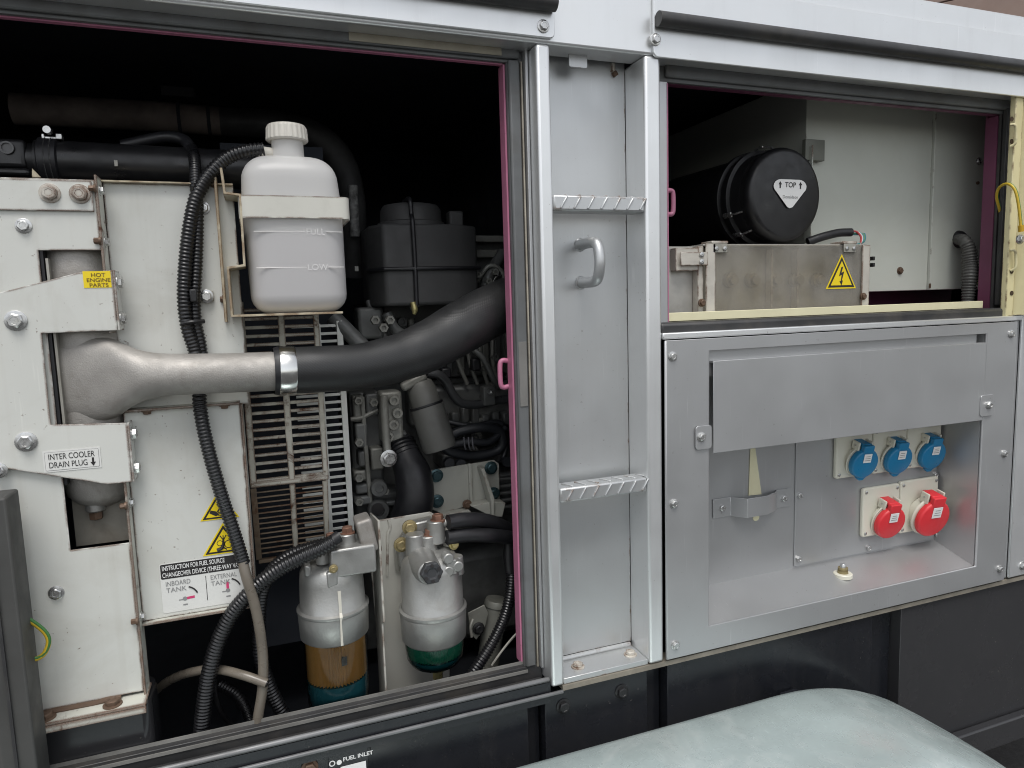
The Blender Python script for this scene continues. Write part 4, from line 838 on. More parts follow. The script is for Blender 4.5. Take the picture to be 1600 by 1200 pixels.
c = P(11, 231, .149); MB().lathe([(0, .0085), (.003, .0085), (.003, .0062), (.0005, .0060)], c, FY, 24).build('ring_boss', mat('worn_grey_plastic', (.10, .10, .10), .4), du)
c = P(83, 212, .165); cl_ = MB().box((c.x - .012, .160, c.z - .006), (c.x + .010, .168, c.z - .002)).build('clamp_band', STEEL, du, .001)
MB().lathe([(0, .005), (.012, .005)], (c.x - .003, .158, c.z + .004), FY, 12).build('clamp_screw', STEEL, cl_); MB().box((c.x + .004, .158, c.z - .006), (c.x + .012, .17, c.z + .002)).build('clamp_lug', STEEL, cl_, .001); MB().box((c.x - .013, .158, c.z - .006), (c.x - .009, .17, c.z + .001)).build('clamp_lug', STEEL, cl_, .001)
MB().box((P(178, 253, .145).x, .1445, P(180, 260, .145).z), (P(184, 253, .145).x, .147, P(180, 250, .145).z)).build('tie_lock', FLY, du, .0006)
pa_ = P(50, 264, .14); MB().prism([P(50, 263, .10), P(64, 277, .10), P(50, 277, .10)], (0, .003, 0)).build('gusset', BRASSY, sh)
# ================================================================== EXHAUST
ex = thing('exhaust_pipe', 'sooty exhaust pipe running across the dark roof space and down', 'pipe', P(540, 420, .42))
MB().tube([P(20, 170, .46), P(150, 177, .46), P(260, 183, .46), P(345, 190, .46)], .026, 24, .03).build('horizontal_run', EXH, ex)
for u in (278, 324): MB().lathe([(0, .027), (.003, .028), (.006, .027)], P(u, 184 + (u - 278) * .08, .46), RX, 24, caps=False).build('joint_band', DARKIN, ex)
MB().tube([P(345, 190, .46), P(430, 195, .45), P(490, 210, .44), P(530, 245, .42), P(548, 300, .40), P(552, 370, .40), P(552, 430, .42)], .026, 24, .02).build('elbow', mat('black_exhaust', (.03, .03, .03), .6, 0, .3, 20, .3, 140), ex)
MB().tube([P(551, 290, .355), P(555, 370, .355)], .009, 12, spline=False).build('lagging', mat('grey_lagging', (.15, .15, .145), .9, 0, .6, 120, .8, 300), ex)
MB().box((P(250, 130, .5).x, .5, P(275, 150, .5).z), (P(303, 130, .5).x, .53, P(275, 134, .5).z)).build('hanger_plate', mat('dim_plate', (.03, .03, .033), .6), ex, .002)
# ================================================================== AIR BREATHER BOX
br = thing('breather_box', 'charcoal moulded engine cover box tied round with black cord', 'engine cover', P(655, 480, .27))
YK = .235
fpts = [(598, 349), (716, 351), (716, 470), (660, 477), (600, 478)]
front = [V(P(u, v, YK).x, YK, P(u, v, YK).z) for u, v in fpts]
bk_ = [(P(568, 360, YK + .09).x, YK + .045), (P(600, 400, YK).x, YK), (P(716, 400, YK).x, YK), (P(748, 400, YK + .02).x, YK + .03), (P(748, 400, YK + .02).x, YK + .14), (P(568, 360, YK + .09).x, YK + .14)]
ztb, zbb = P(655, 349, YK).z, P(655, 477, YK).z
MB().prism([(x, y, zbb) for x, y in bk_], (0, 0, ztb - zbb)).build('cover_body', BREATH, br, .006, seg=3)
c = P(643, 345, YK + .07); rr = S(643, 330, YK + .06) * 50
MB().lathe([(0, rr * 1.06), (.010, rr * 1.05), (.012, rr * .97), (.034, rr * .95), (.042, rr * .86), (.045, rr * .6)], (c.x, YK + .075, ztb - .002), UP, 36).build('cover_dome', BREATH, br)
xk = P(647, 400, YK - .003).x
MB().tube([(xk - .002, YK + .05, ztb + .045), (xk, YK + .012, ztb + .043), (xk + .001, YK + .008, ztb + .015), (xk, YK - .003, ztb + .001), (xk + .001, YK - .003, (ztb + zbb) / 2), (xk + .0005, YK - .003, zbb)], .0042, 10, .004).build('vertical_cord', RUBBER, br)
MB().tube([P(645, 472, YK - .004), P(648, 484, YK - .004), P(647, 491, YK - .004)], [.005, .0058, .003], 12, .002).build('cord_end', BRASS, br)
zk = P(650, 420, YK - .003).z
MB().tube([(bk_[0][0] - .004, YK + .042, zk), (bk_[1][0], YK - .0035, zk), ((bk_[1][0] + bk_[2][0]) / 2, YK - .0035, zk + .0006), (bk_[2][0], YK - .0035, zk + .001), (bk_[3][0] + .004, YK + .028, zk + .002)], .0036, 10, .02, spline=False).build('horizontal_cord', RUBBER, br)
MB().obox(P(557, 420, YK + .03), (.007, .007, .009), RX, V(0, 1, 0), UP).build('cord_lock', ENGINE_L, br, .001)
MB().box((P(700, 330, YK + .06).x, YK + .05, ztb - .004), (P(722, 330, YK + .06).x, YK + .08, P(705, 330, YK + .06).z)).build('side_boss', BREATH, br, .004)
# ================================================================== ENGINE
eg = thing('diesel_engine', 'dark grey diesel engine block deep inside the left hatch', 'engine', P(680, 900, .4))
def ebox(name, u0, v0, u1, v1, y0, y1, m=ENGINE, bev=.004):
    um, vm = (u0 + u1) / 2, (v0 + v1) / 2
    return MB().box((P(u0, vm, y0).x, y0, P(um, v1, y0).z), (P(u1, vm, y0).x, y1, P(um, v0, y0).z)).build(name, m, eg, bev, seg=2)
def erod(name, pts, r, m=ENGINE, seg=14): return MB().tube([P(*p) for p in pts], r, seg, .006).build(name, m, eg)
def edrum(name, u, v, y, r, l, axis, m=ENGINE, seg=24): return MB().lathe([(0, r * .92), (.003, r), (l - .003, r), (l, r * .9), (l, r * .5), (l - .004, r * .45)], P(u, v, y), axis, seg).build(name, m, eg)
ebox('block', 560, 590, 860, 990, .40, .85)
ebox('cylinder_head', 600, 470, 860, 588, .38, .80)
ebox('rocker_cover', 690, 372, 860, 470, .36, .7, ENGINE)
ebox('head_rail', 742, 368, 860, 378, .33, .37, ENGINE_L, .002)
ebox('head_rail', 745, 390, 860, 402, .33, .36, ENGINE_L, .002)
ebox('manifold', 640, 600, 860, 660, .345, .40, ENGINE, .01)
ebox('oil_pan_rail', 690, 655, 860, 664, .335, .37, ENGINE, .002)
for k in range(4): edrum('injector_boss', 600 + k * 26, 495 + k * 8, .37, .010, .02, FY, ENGINE)
erod('fuel_pipe', [(575, 470, .30), (590, 505, .29), (610, 540, .29), (625, 580, .30)], .006)
erod('fuel_pipe', [(520, 495, .24), (545, 520, .23), (570, 545, .22)], .014, ENGINE)
erod('fuel_pipe', [(740, 500, .33), (752, 465, .31), (765, 430, .30), (785, 395, .32)], .011, ENGINE)
erod('fuel_pipe', [(745, 440, .30), (765, 415, .29), (785, 425, .29), (788, 450, .30)], .004, ENGINE_L)
erod('fuel_pipe', [(760, 470, .31), (775, 432, .30), (795, 428, .30)], .003, STEEL)
for u, v in ((745, 430), (762, 440), (772, 425)): edrum('pipe_nut', u, v, .29, .007, .012, FY, ENGINE_L, 6)
# coolant pipe S-bend
erod('coolant_pipe', [(668, 583, .27), (684, 585, .27), (697, 597, .275), (708, 617, .28), (722, 630, .285), (745, 632, .29), (775, 626, .295), (830, 616, .31)], .0088, mat('dark_pipe', (.06, .062, .065), .35, .2, .2, 20))
ebox('pipe_clamp', 756, 604, 775, 634, .275, .30, ENGINE, .003); edrum('clamp_bolt', 765, 612, .274, .006, .006, FY, STEEL, 6)
erod('dipstick_tube', [(738, 545, .31), (755, 560, .30), (770, 590, .30), (778, 604, .31)], .0062, ENGINE)
# timing cover with ribs at the left of the block
ebox('timing_cover', 552, 612, 600, 860, .30, .40, ENGINE, .006)
for k, (u0, v0, u1, v1) in enumerate(((552, 618, 570, 660), (572, 615, 592, 650), (556, 662, 575, 700), (553, 735, 580, 752), (556, 757, 578, 772), (554, 776, 582, 790), (580, 700, 600, 735), (560, 705, 574, 730))):
    ebox('cover_rib', u0, v0, u1, v1, .272 - .004 * (k % 3), .31, ENGINE_L if k % 3 == 0 else ENGINE, .004)
erod('cover_seam', [(566, 620, .268), (570, 680, .268), (575, 740, .268), (580, 800, .268), (584, 855, .268)], .0042, ENGINE_L, 8)
erod('cover_seam', [(548, 655, .27), (566, 652, .268), (590, 640, .268)], .004, ENGINE_L, 8)
for u, v in ((559, 625), (583, 628), (560, 690), (560, 745), (560, 782), (600, 765), (586, 835)): edrum('cover_bolt', u, v, .272, .0085, .014, FY, ENGINE_L, 6)
edrum('port', 590, 760, .275, .016, .02, FY, ENGINE); edrum('port', 590, 795, .27, .02, .018, FY, ENGINE)
MB().lathe([(0, .011), (.001, .011)], P(590, 795, .25), FY, 20).build('port_hole', INK, eg)
ebox('lower_cover', 578, 765, 640, 812, .29, .34, ENGINE, .01); ebox('cover_lug', 596, 782, 640, 790, .265, .30, ENGINE, .003)
# injection pump bracket, pale casting
ebox('pump_bracket', 596, 612, 630, 692, .245, .29, ENGINE_L, .005)
for u, v in ((615, 625), (620, 645), (614, 663), (606, 682)): edrum('bracket_boss', u, v, .246, .010, .010, FY, ENGINE_L, 16)
erod('lever', [(600, 618, .238), (601, 650, .237), (604, 690, .235), (606, 712, .232)], .0075, ENGINE_L, 10)
bolt(eg, P(607, 716, .226), V(.15, -1, 0), .014, STEEL)
# starter body / oil separator cylinder
c0, c1 = P(655, 598, .245), P(688, 702, .225); dd = c1 - c0; L_ = dd.length; rr = .0315
sm_ = mat('grey_filter_can', (.135, .135, .125), .45, .1, .12, 14, .1, 160, dirt=.4, dcol=(.06, .055, .05))
MB().lathe([(-.004, rr * .5), (0, rr * .72), (.012, rr * .84), (L_ * .33, rr * .86), (L_ * .34, rr * .98), (L_ * .94, rr), (L_, rr * .9), (L_, rr * .3)], c0, dd, 32).build('starter_can', sm_, eg)
MB().lathe([(L_ * .325, rr * 1.0), (L_ * .35, rr * 1.02), (L_ * .36, rr * .98)], c0, dd, 32, caps=False).build('can_strap', RUBBER, eg)
MB().obox(c0 + dd * .33 + V(.022, -.012, 0), (.012, .01, .012), RX, V(0, 1, 0), UP).build('strap_buckle', ENGINE_L, eg, .002)
MB().obox(P(646, 596, .235), (.05, .02, .016), V(.9, 0, .42), V(0, 1, 0), V(-.42, 0, .9)).build('can_cap', ENGINE_L, eg, .005)
erod('solenoid', [(640, 700, .26), (655, 732, .25)], .012, ENGINE_L); erod('cover_stud', [(626, 675, .26), (650, 715, .25)], .008, ENGINE)
rg_ = random.Random(3)
for k in range(9): ebox('head_rib', 640 + k * 19, 500 + rg_.randint(-6, 6), 650 + k * 19, 585, .362, .385, ENGINE if k % 2 else ENGINE_L, .003)
for k in range(14): edrum('head_bolt', 690 + rg_.randint(0, 105), 520 + rg_.randint(0, 190), .338, rg_.uniform(.006, .010), .012, FY, rg_.choice((ENGINE, ENGINE_L, ENGINE)), 6)
for k in range(7): ebox('side_pad', 690 + k * 16, 640 + rg_.randint(-14, 10), 702 + k * 16, 668 + rg_.randint(-6, 12), .325, .35, ENGINE, .004)
for k in range(4): erod('injector_line', [(700 + k * 22, 470, .35), (706 + k * 21, 520, .335), (716 + k * 18, 565, .33), (730 + k * 16, 600, .335)], .0042, ENGINE_L, 8)
erod('return_line', [(640, 480, .34), (680, 470, .33), (730, 478, .33), (800, 470, .35)], .005, ENGINE_L, 8)
ebox('sensor', 690, 575, 706, 592, .31, .34, RUBBER, .004); ebox('sensor', 738, 560, 752, 580, .31, .34, RUBBER, .004)
erod('breather_pipe', [(604, 490, .27), (618, 515, .265), (640, 528, .27)], .010, ENGINE)
for u, v in ((585, 500), (598, 512), (608, 500)): edrum('pipe_union', u, v, .25, .009, .014, FY, ENGINE_L, 6)
ebox('pump_flange', 560, 480, 600, 530, .28, .34, ENGINE, .006)
ebox('block_pad', 780, 735, 860, 800, .30, .40, ENGINE, .006); ebox('block_pad', 690, 705, 800, 728, .32, .40, ENGINE, .006)
for k in range(5): ebox('fin', 775, 745 + k * 11, 830, 750 + k * 11, .285, .31, ENGINE, .002)
ebox('sump', 640, 860, 860, 1000, .34, .6, ENGINE, .02)
# radiator hose elbow
rh = thing('radiator_hose', 'smooth black rubber elbow hose in front of the engine block', 'hose', P(640, 820, .22))
MB().tube([P(622, 690, .27), P(634, 715, .25), P(646, 745, .235), (P(648, 780, .23)), P(638, 815, .235), P(620, 850, .25)], [.026, .029, .034, .0355, .035, .034], 28, .005).build('hose_wall', RUBBER, rh, ang=70)
d_ = P(640, 730, .24) - P(624, 693, .265)
for k in range(4): MB().lathe([(0, .027), (.0015, .0295), (.003, .027)], P(624, 692, .265) + d_ * (k * .16), d_, 28, caps=False).build('hose_rib', RUBBER, rh)
# loom loops on the engine
lo = thing('wiring_loom', 'dark bundled wiring loops on the engine beside the grey can', 'wiring', P(740, 705, .3))
lm = mat('loom_black', (.02, .022, .026), .45)
MB().tube([P(690, 690, .28), P(715, 675, .275), P(750, 668, .27), P(778, 672, .275), P(786, 690, .28), P(775, 705, .285), P(740, 712, .285), P(705, 706, .28), P(690, 695, .28)], .0095, 12, .006).build('loop', lm, lo)
MB().tube([P(690, 700, .28), P(730, 690, .27), P(765, 690, .27), P(790, 668, .28)], .007, 10, .006).build('loop', lm, lo)
MB().tube([P(680, 655, .31), P(735, 665, .29), P(780, 660, .29), P(792, 690, .29), P(785, 720, .29)], .005, 10, .006).build('loop', lm, lo)
for u in (725, 732, 738): MB().tube([P(u, 683, .265), P(u + 1, 697, .262), P(u + 3, 702, .265)], .002, 8, .004).build('strap', mat('dim_grey', (.09, .09, .1), .5), lo)
for u, v in ((700, 722), (718, 724), (790, 720)): MB().lathe([(0, .010), (.012, .010), (.012, .006)], P(u, v, .28), FY, 14).build('connector', lm, lo)
# ================================================================== ENGINE MOUNT
em = thing('engine_mount', 'cream painted engine mount bracket with four dark teal bolts', 'bracket', P(725, 805, .25))
YM = .262; MP = mat('mount_paint', (.37, .37, .33), .45, 0, .06, 10, .05, 160, edge=.4, dirt=.3)
MB().prism(pix_poly([(671, 735), (733, 725), (733, 790), (690, 803), (673, 795)], YM), (0, .005, 0)).build('left_plate', MP, em, .001)
MB().prism(pix_poly([(736, 725), (772, 719), (780, 725), (781, 785), (736, 790)], YM), (0, .005, 0)).build('right_plate', MP, em, .001)
MB().box((P(732, 760, YM).x, YM - .006, P(734, 790, YM).z), (P(737, 760, YM).x, YM + .002, P(734, 724, YM).z)).build('fold', MP, em, .001)
MB().prism([P(752, 733, YM - .03), P(757, 732, YM - .03), P(773, 780, YM - .04), P(772, 806, YM - .04), P(768, 806, YM - .04), P(767, 782, YM - .04)], (0, .03, 0)).build('gusset', MP, em, .001)
MB().prism(pix_poly([(736, 791), (765, 806), (785, 808), (790, 786), (770, 784)], YM - .03), (0, .03, 0)).build('foot', MP, em, .001)
MB().prism(pix_poly([(690, 805), (733, 797), (745, 808), (700, 815)], YM - .02), (0, .02, 0)).build('foot', MP, em, .001)
for u, v in ((682, 743), (683, 783), (767, 731), (771, 771)): bolt(em, P(u, v, YM - .001), FY, .0115, TEALB)
bolt(em, P(730, 788, YM - .012), FY, .008, STEEL_R)
# ================================================================== FUEL FILTERS
fb = thing('filter_bracket', 'cream painted folded sheet bracket carrying both fuel filters', 'bracket', P(640, 1080, .14))
YP = .168
FBP = mat('filter_bracket_paint', (.50, .49, .44), .45, 0, .05, 10, .04, 160, edge=.6, dirt=.2)
MB().prism(pix_poly([(573, 816), (672, 800), (700, 815), (702, 860), (703, 1095), (598, 1095)], YP), (0, .004, 0)).build('back_sheet', FBP, fb, .001)
xk = P(592, 900, .10).x
MB().prism([(xk, .082, P(585, 812, .09).z), (xk, YP - .001, P(585, 800, YP).z), (xk, YP - .001, P(600, 1095, YP).z), (xk, .100, P(600, 1095, .10).z), (xk, .100, P(596, 975, .10).z), (xk, .082, P(594, 970, .09).z)], (.0035, 0, 0)).build('fold_flange', FBP, fb, .0008)
bolt(fb, (xk + .0036, .115, P(598, 856, .115).z), RX, .007, STEEL_R)
MB().tube([P(607, 812, YP - .001), P(610, 825, YP - .001), P(606, 836, YP - .001), P(605, 900, YP - .001)], .0025, 8, .006).build('weld_line', FBP, fb)
def vprof(uc, Y, rows, vref):                      # rows of (photo row, radius) into (height, radius)
    return [(P(uc, v, Y).z - vref, r) for v, r in rows]
# ---- amber filter
F1, U1 = .108, 524
f1 = thing('fuel_filter', 'left fuel filter with aluminium head and amber clear bowl', 'fuel filter', (P(U1, 1095, F1).x, F1, P(U1, 1095, F1).z), 'fuel filters')
x1_, b1 = P(U1, 1000, F1).x, f1.location.z; k1 = S(U1, 970, F1)
MB().lathe(vprof(U1, F1, ((990, 47 * k1), (986, 52 * k1), (950, 53.5 * k1), (944, 53.5 * k1), (940, 49.5 * k1), (900, 48 * k1), (886, 46.5 * k1), (876, 41 * k1), (872, 30 * k1)), b1), (x1_, F1, b1), UP, 48).build('filter_head', CAST_L, f1, ang=50)
MB().lathe(vprof(U1, F1, ((941, 50.5 * k1), (943, 54.8 * k1), (946, 54.8 * k1), (948, 53.6 * k1)), b1), (x1_, F1, b1), UP, 48, caps=False).build('head_rim', CAST_L, f1)
MB().lathe(vprof(U1, F1, ((1104, 30 * k1), (1100, 40 * k1), (1092, 46 * k1), (1075, 47.5 * k1), (985, 48 * k1)), b1), (x1_, F1, b1), UP, 48).build('clear_bowl', BOWL, f1)
pl = []
for v in (1052, 985):
    ring = []
    for k in range(96): t = 2 * math.pi * k / 96; r_ = 45.5 * k1 * (1 if k % 2 else .86); ring.append((x1_ + r_ * math.cos(t), F1 + r_ * math.sin(t), P(U1, v, F1).z))
    pl.append(ring)
loft(pl).build('pleated_paper', PAPER, f1, smooth=False)
MB().lathe(vprof(U1, F1, ((1101, 34 * k1), (1092, 44 * k1), (1075, 45.6 * k1), (1053, 45.8 * k1)), b1), (x1_, F1, b1), UP, 40).build('fuel', FUELT, f1)
MB().box((x1_ + .004, F1 - 46.4 * k1, P(U1, 1020, F1).z), (x1_ + .012, F1 - 45 * k1, P(U1, 1007, F1).z)).build('dark_mark', INK, f1)
MB().add([(x1_ + dx_, F1 - math.sqrt((r_ * k1) ** 2 - dx_ ** 2) - .0006, P(U1, v_, F1).z) for v_, r_ in ((905, 48.5), (938, 50), (943, 54.8), (950, 54), (986, 53)) for dx_ in (.0035 + .0008 * math.sin(v_), .0055, .0078 + .001 * math.sin(v_ * 2.3))],
         [(i * 3 + k, i * 3 + k + 1, i * 3 + k + 4, i * 3 + k + 3) for i in range(4) for k in range(2)]).build('paint_drip', mat('pale_drip', (.56, .54, .47), .5), f1)
zz = lambda v, Y=F1 - .03: P(540, v, Y).z
hb = MB().box((P(516, 880, F1 - .045).x, F1 - .048, zz(902, F1 - .048)), (P(588, 880, F1 - .045).x, F1 + .02, zz(857, F1 - .048))).build('head_block', CAST_L, f1, .004, seg=3)
MB().prism([(P(512, 890, .03).x, F1 - .050, zz(908)), (P(530, 890, .03).x, F1 - .050, zz(905)), (P(530, 890, .03).x, F1 - .050, zz(882)), (P(512, 890, .03).x, F1 - .050, zz(884))], (0, .02, 0)).build('mount_ear', CAST_L, f1, .003)
bolt(f1, P(521, 889, F1 - .0505), FY, .006, YZINC, 'screw')
MB().obox(P(571, 832, F1 - .02), (.026, .045, .055), V(.95, 0, .18), V(0, 1, 0), V(-.18, 0, .98)).build('mount_arm', CAST, f1, .005, seg=3)
for u, v0, v1, r in ((543, 862, 833, .0145), (505, 880, 850, .0115)): MB().lathe([(0, r), (P(u, v1, F1).z - P(u, v0, F1).z, r * .92)], (P(u, v0, F1 - .02).x, F1 - .02, P(u, v0, F1 - .02).z), UP, 24).build('port_column', CAST_L, f1, .002)
for u, v, r in ((543, 833, .0105), (517, 842, .009)): bolt(f1, (P(u, v, F1 - .02).x, F1 - .02, P(u, v, F1 - .02).z), UP, r, COPPER, 'banjo_bolt', hgt=1.1)
MB().tube([P(540, 838, F1 - .02), P(528, 841, F1 - .015), P(515, 848, F1 - .012)], .0085, 14, .004).build('banjo_spout', CAST_L, f1)
bolt(f1, P(533, 866, F1 - .03), V(-.7, -.7, 0), .0075, YZINC, 'side_plug')
MB().obox(P(480, 888, F1 - .015), (.010, .03, .018), RX, V(0, 1, 0), UP).build('side_lug', CAST_L, f1, .003)
# ---- green filter
F2, U2 = .112, 677
f2 = thing('fuel_filter', 'right fuel filter with black hexagon priming knob and green bowl', 'fuel filter', (P(U2, 1060, F2).x, F2, P(U2, 1060, F2).z), 'fuel filters')
x2_, b2 = P(U2, 960, F2).x, f2.location.z; k2 = S(U2, 960, F2)
MB().lathe(vprof(U2, F2, ((996, 46 * k2), (992, 50 * k2), (955, 51.5 * k2), (948, 51.5 * k2), (944, 47.5 * k2), (885, 47 * k2), (874, 44 * k2), (864, 36 * k2), (860, 22 * k2)), b2), (x2_, F2, b2), UP, 48).build('filter_head', CAST_L, f2, ang=50)
MB().lathe(vprof(U2, F2, ((944, 48.5 * k2), (946, 52.6 * k2), (950, 52.6 * k2), (952, 51.6 * k2)), b2), (x2_, F2, b2), UP, 48, caps=False).build('head_rim', CAST_L, f2)
MB().lathe(vprof(U2, F2, ((1041, 12 * k2), (1039, 26 * k2), (1032, 38 * k2), (1022, 44 * k2), (1005, 46 * k2), (990, 46.5 * k2)), b2), (x2_, F2, b2), UP, 48).build('green_bowl', BOWL_G, f2)
pl = [[(x2_ + r_ * math.cos(t), F2 + r_ * math.sin(t), P(U2, v, F2).z) for t, r_ in ((2 * math.pi * k / 88, 43.2 * k2 * (1 if k % 2 else .9)) for k in range(88))] for v in (1018, 990)]
loft(pl).build('cartridge', GREENF, f2, smooth=False)
MB().lathe(vprof(U2, F2, ((1039, 22 * k2), (1032, 35 * k2), (1022, 41 * k2), (1019, 43 * k2)), b2), (x2_, F2, b2), UP, 40).build('fuel', FUELT, f2)
MB().lathe(vprof(U2, F2, ((1062, 7 * k2), (1060, 8 * k2), (1050, 8 * k2), (1049, 11 * k2), (1042, 11.5 * k2), (1040, 9 * k2)), b2), (x2_ + .003, F2, b2), UP, 8).build('drain_plug', BRASS, f2, smooth=False)
MB().prism(pix_poly([(625, 888), (622, 855), (645, 818), (672, 812), (692, 822), (694, 870), (672, 885)], F2 + .030), (0, .018, 0)).build('mount_flange', CAST_L, f2, .003)
MB().prism(pix_poly([(618, 892), (615, 852), (641, 813), (672, 806), (696, 818), (698, 886)], F2 + .0485), (0, .002, 0)).build('gasket', FLY, f2)
for u, v in ((640, 824), (627, 851)): bolt(f2, P(u, v, F2 + .029), FY, .0115, YZINC)
kc, kd = P(672, 893, F2 - .062), V(.05, -1, .10)
MB().lathe([(0, .026), (.045, .022), (.058, .019)], kc - kd.normalized() * -.0 + V(0, .060, -.004), FY, 28).build('pump_barrel', CAST_L, f2, .002)
kb = MB().lathe([(0, .0165), (.003, .0185), (.012, .0185), (.014, .017), (.014, .0095), (.012, .009)], kc, kd, 6).build('priming_knob', mat('dark_grey_knob', (.04, .042, .045), .4), f2, .0012, smooth=False)
x_, y_, z_ = basis(kd)
for k in range(6): MB().lathe([(0, .0030), (.001, .0030)], kc + z_ * .0142 + (x_ * math.cos(k * 1.047 + .52) + y_ * math.sin(k * 1.047 + .52)) * .0125, kd, 10).build('knob_hole', INK, kb)
for u, v0, v1, r in ((672, 872, 838, .0155), (684, 850, 815, .0155), (652, 880, 836, .0165), (708, 890, 862, .013)): MB().lathe([(0, r * 1.06), (P(u, v1, F2).z - P(u, v0, F2).z, r * .95)], (P(u, v0, F2).x, F2 + (.01 if u != 708 else -.02), P(u, v0, F2).z), UP, 24).build('port_column', CAST_L, f2, .002)
for u, v, dy in ((672, 836, .01), (684, 813, .01)): bolt(f2, (P(u, v, F2 + dy).x, F2 + dy, P(u, v, F2 + dy).z), UP, .0115, COPPER, 'banjo_bolt', hgt=1.0)
for v, u0 in ((813, 690), (837, 680)):
    MB().tube([P(u0, v + 4, F2 + .01), P(704, v + 3, F2 + .01)], .0085, 16, spline=False).build('banjo_spout', CAST_L, f2)
    MB().lathe([(0, .0115), (.006, .0115)], P(704, v + 2, F2 + .01), RX, 16).build('spring_clip', CHROME, f2)
bolt(f2, P(709, 850, F2 + .0), V(.3, -.9, .2), .0088, BRASS, 'side_plug')
for u, v in ((697, 868), (712, 880), (697, 888)): MB().lathe([(0, .010), (.018, .009)], P(u, v, F2 - .03), FY, 16).build('cast_boss', CAST_L, f2, .002)
MB().box((P(700, 900, .06).x, F2 - .047, P(700, 902, .06).z), (P(716, 900, .06).x, F2 - .02, P(700, 878, .06).z)).build('cast_tab', CAST_L, f2, .002)
for i, (lab, pts) in enumerate((('upper black fuel hose running right from the green filter head', [(700, 816, .108), (730, 812, .115), (765, 815, .13), (800, 830, .16), (840, 850, .22)]),
                                ('lower black fuel hose running right from the green filter head', [(698, 840, .108), (730, 836, .112), (770, 837, .12), (810, 842, .15), (850, 850, .22)]))):
    tag(MB().tube([P(*p) for p in pts], .0125, 20, .006).build('fuel_hose', RUBBER, None), lab, 'hose')
# ---- filler tube and bracket at the lower right of the hatch
ft = thing('filler_tube', 'dull grey capped tube with flat bracket beside the pink jamb', 'tube', P(775, 1040, .2))
c0, c1 = P(777, 936, .185), P(762, 1040, .185); dd = c1 - c0; L_ = dd.length
dg = mat('dull_grey_tube', (.24, .24, .21), .5, .3, .15, 14, .1, 120, dirt=.5, dcol=(.1, .09, .08))
MB().lathe([(0, .0215), (.004, .0235), (.012, .0235), (.014, .021), (L_, .021)], c0, dd, 28).build('tube_wall', dg, ft)
MB().prism(pix_poly([(731, 958), (757, 945), (763, 958), (757, 985), (744, 1000), (736, 990)], .16), (0, .003, 0)).build('flat_bracket', dg, ft, .001)
bolt(ft, P(748, 982, .158), FY, .010, mat('black_bolt', (.02, .02, .021)), 'wing_bolt')
MB().tube([P(737, 995, .15), P(735, 980, .148), P(739, 967, .15)], .0025, 8, .003).build('wire_clip', FLY, ft)
tag(MB().tube([P(812, 985, .12), P(798, 1000, .115), P(782, 1020, .11), P(768, 1040, .105)], .0022, 8, .005).build('control_cable', FLY, None), 'thin grey cable crossing the lower right corner of the left hatch', 'cable')
pc = MB().tube([P(795, 845, .14), P(795, 870, .14), P(797, 898, .135)], [.009, .0105, .0085], 14, .004)
tag(pc.build('cable_connector', PLASTIC_K, None), 'black plug connector above the conduit by the pink jamb', 'connector')
# thin drain lines on the dark floor
tag(MB().tube([P(335, 1050, .3), P(338, 1090, .28), P(350, 1120, .25), P(372, 1140, .2)], .004, 8, .006).build('floor_line', RUBBER, None), 'thin black line curling on the dark floor at left', 'tube')
# ================================================================== GREY POST, EARTH WIRE (lower left)
po = thing('grey_post', 'weathered dark grey post at the lower left picture edge', 'post', (-.42, -.02, 0.6))
xp = (P(0, 780, -.02).x + P(60, 1195, -.02).x) / 2 + .002; zp = P(8, 778, -.02).z
MB().box((xp - .16, -.02, Z(-1.0)), (xp, .03, zp)).build('post_body', GREYPOST, po, .003)
MB().box((xp - .022, -.0235, Z(-1.0)), (xp - .0185, -.0205, zp - .002)).build('post_seam', RUBBER_K, po)
def earth_wire(lab, pts, r, stripe=True):
    t = thing('earth_wire', lab, 'wire', pts[0], 'yellow and green earth wires')
    MB().tube(pts, r, 12, .003).build('yellow_sheath', WIRE_Y, t)
    q = [p + V(r * .45, -r * .42, r * .45) for p in pts]; MB().tube(q, r * .62, 10, .003).build('green_stripe', WIRE_G, t)
    return t
earth_wire('yellow and green earth wire looping out from the grey post', [P(20, 958, .02), P(36, 964, .02), P(55, 975, .02), P(71, 989, .02), P(76, 1003, .02), P(70, 1020, .02), P(58, 1029, .02), P(42, 1028, .02), P(28, 1022, .025)], .0032)
# ================================================================== RIGHT HATCH: AIR CLEANER
YA = .11
ac = thing('air_cleaner', 'round black air cleaner canister with a white heart shaped label', 'air cleaner', P(1228, 400, YA + .1))
ac_c = P(1228, 304, YA); ra = S(1228, 304, YA) * 74
ad = V(.04, -1, 0).normalized()
MB().lathe([(-.02, ra * .93), (.0, ra * .96), (.006, ra * .985), (.014, ra * .98), (.020, ra * .955), (.0235, ra * .91), (.0245, ra * .86), (.0246, .001)], ac_c + ad * -.022, ad, 64).build('lid', PLASTIC_K, ac, ang=50)
MB().lathe([(-.30, ra * .97), (-.075, ra * .97), (-.073, ra * 1.06), (-.062, ra * 1.06), (-.060, ra * .99), (-.048, ra * .99), (-.046, ra * 1.04), (-.038, ra * 1.04), (-.036, ra * .96), (-.01, ra * .95)], ac_c + ad * -.022, ad, 64).build('canister', PLASTIC_K, ac, ang=50)
lw = ra * .43; hy = ad * .0032; cc = P(1234, 300, YA - .005)
def hp_(x, z): return V(cc.x + x * lw, cc.y - .0005, cc.z + z * lw * .74)
pts = []
for k in range(9): t = math.radians(90 - k * 17); pts.append(hp_(.55 + .45 * math.cos(t), .35 + .45 * math.sin(t)))
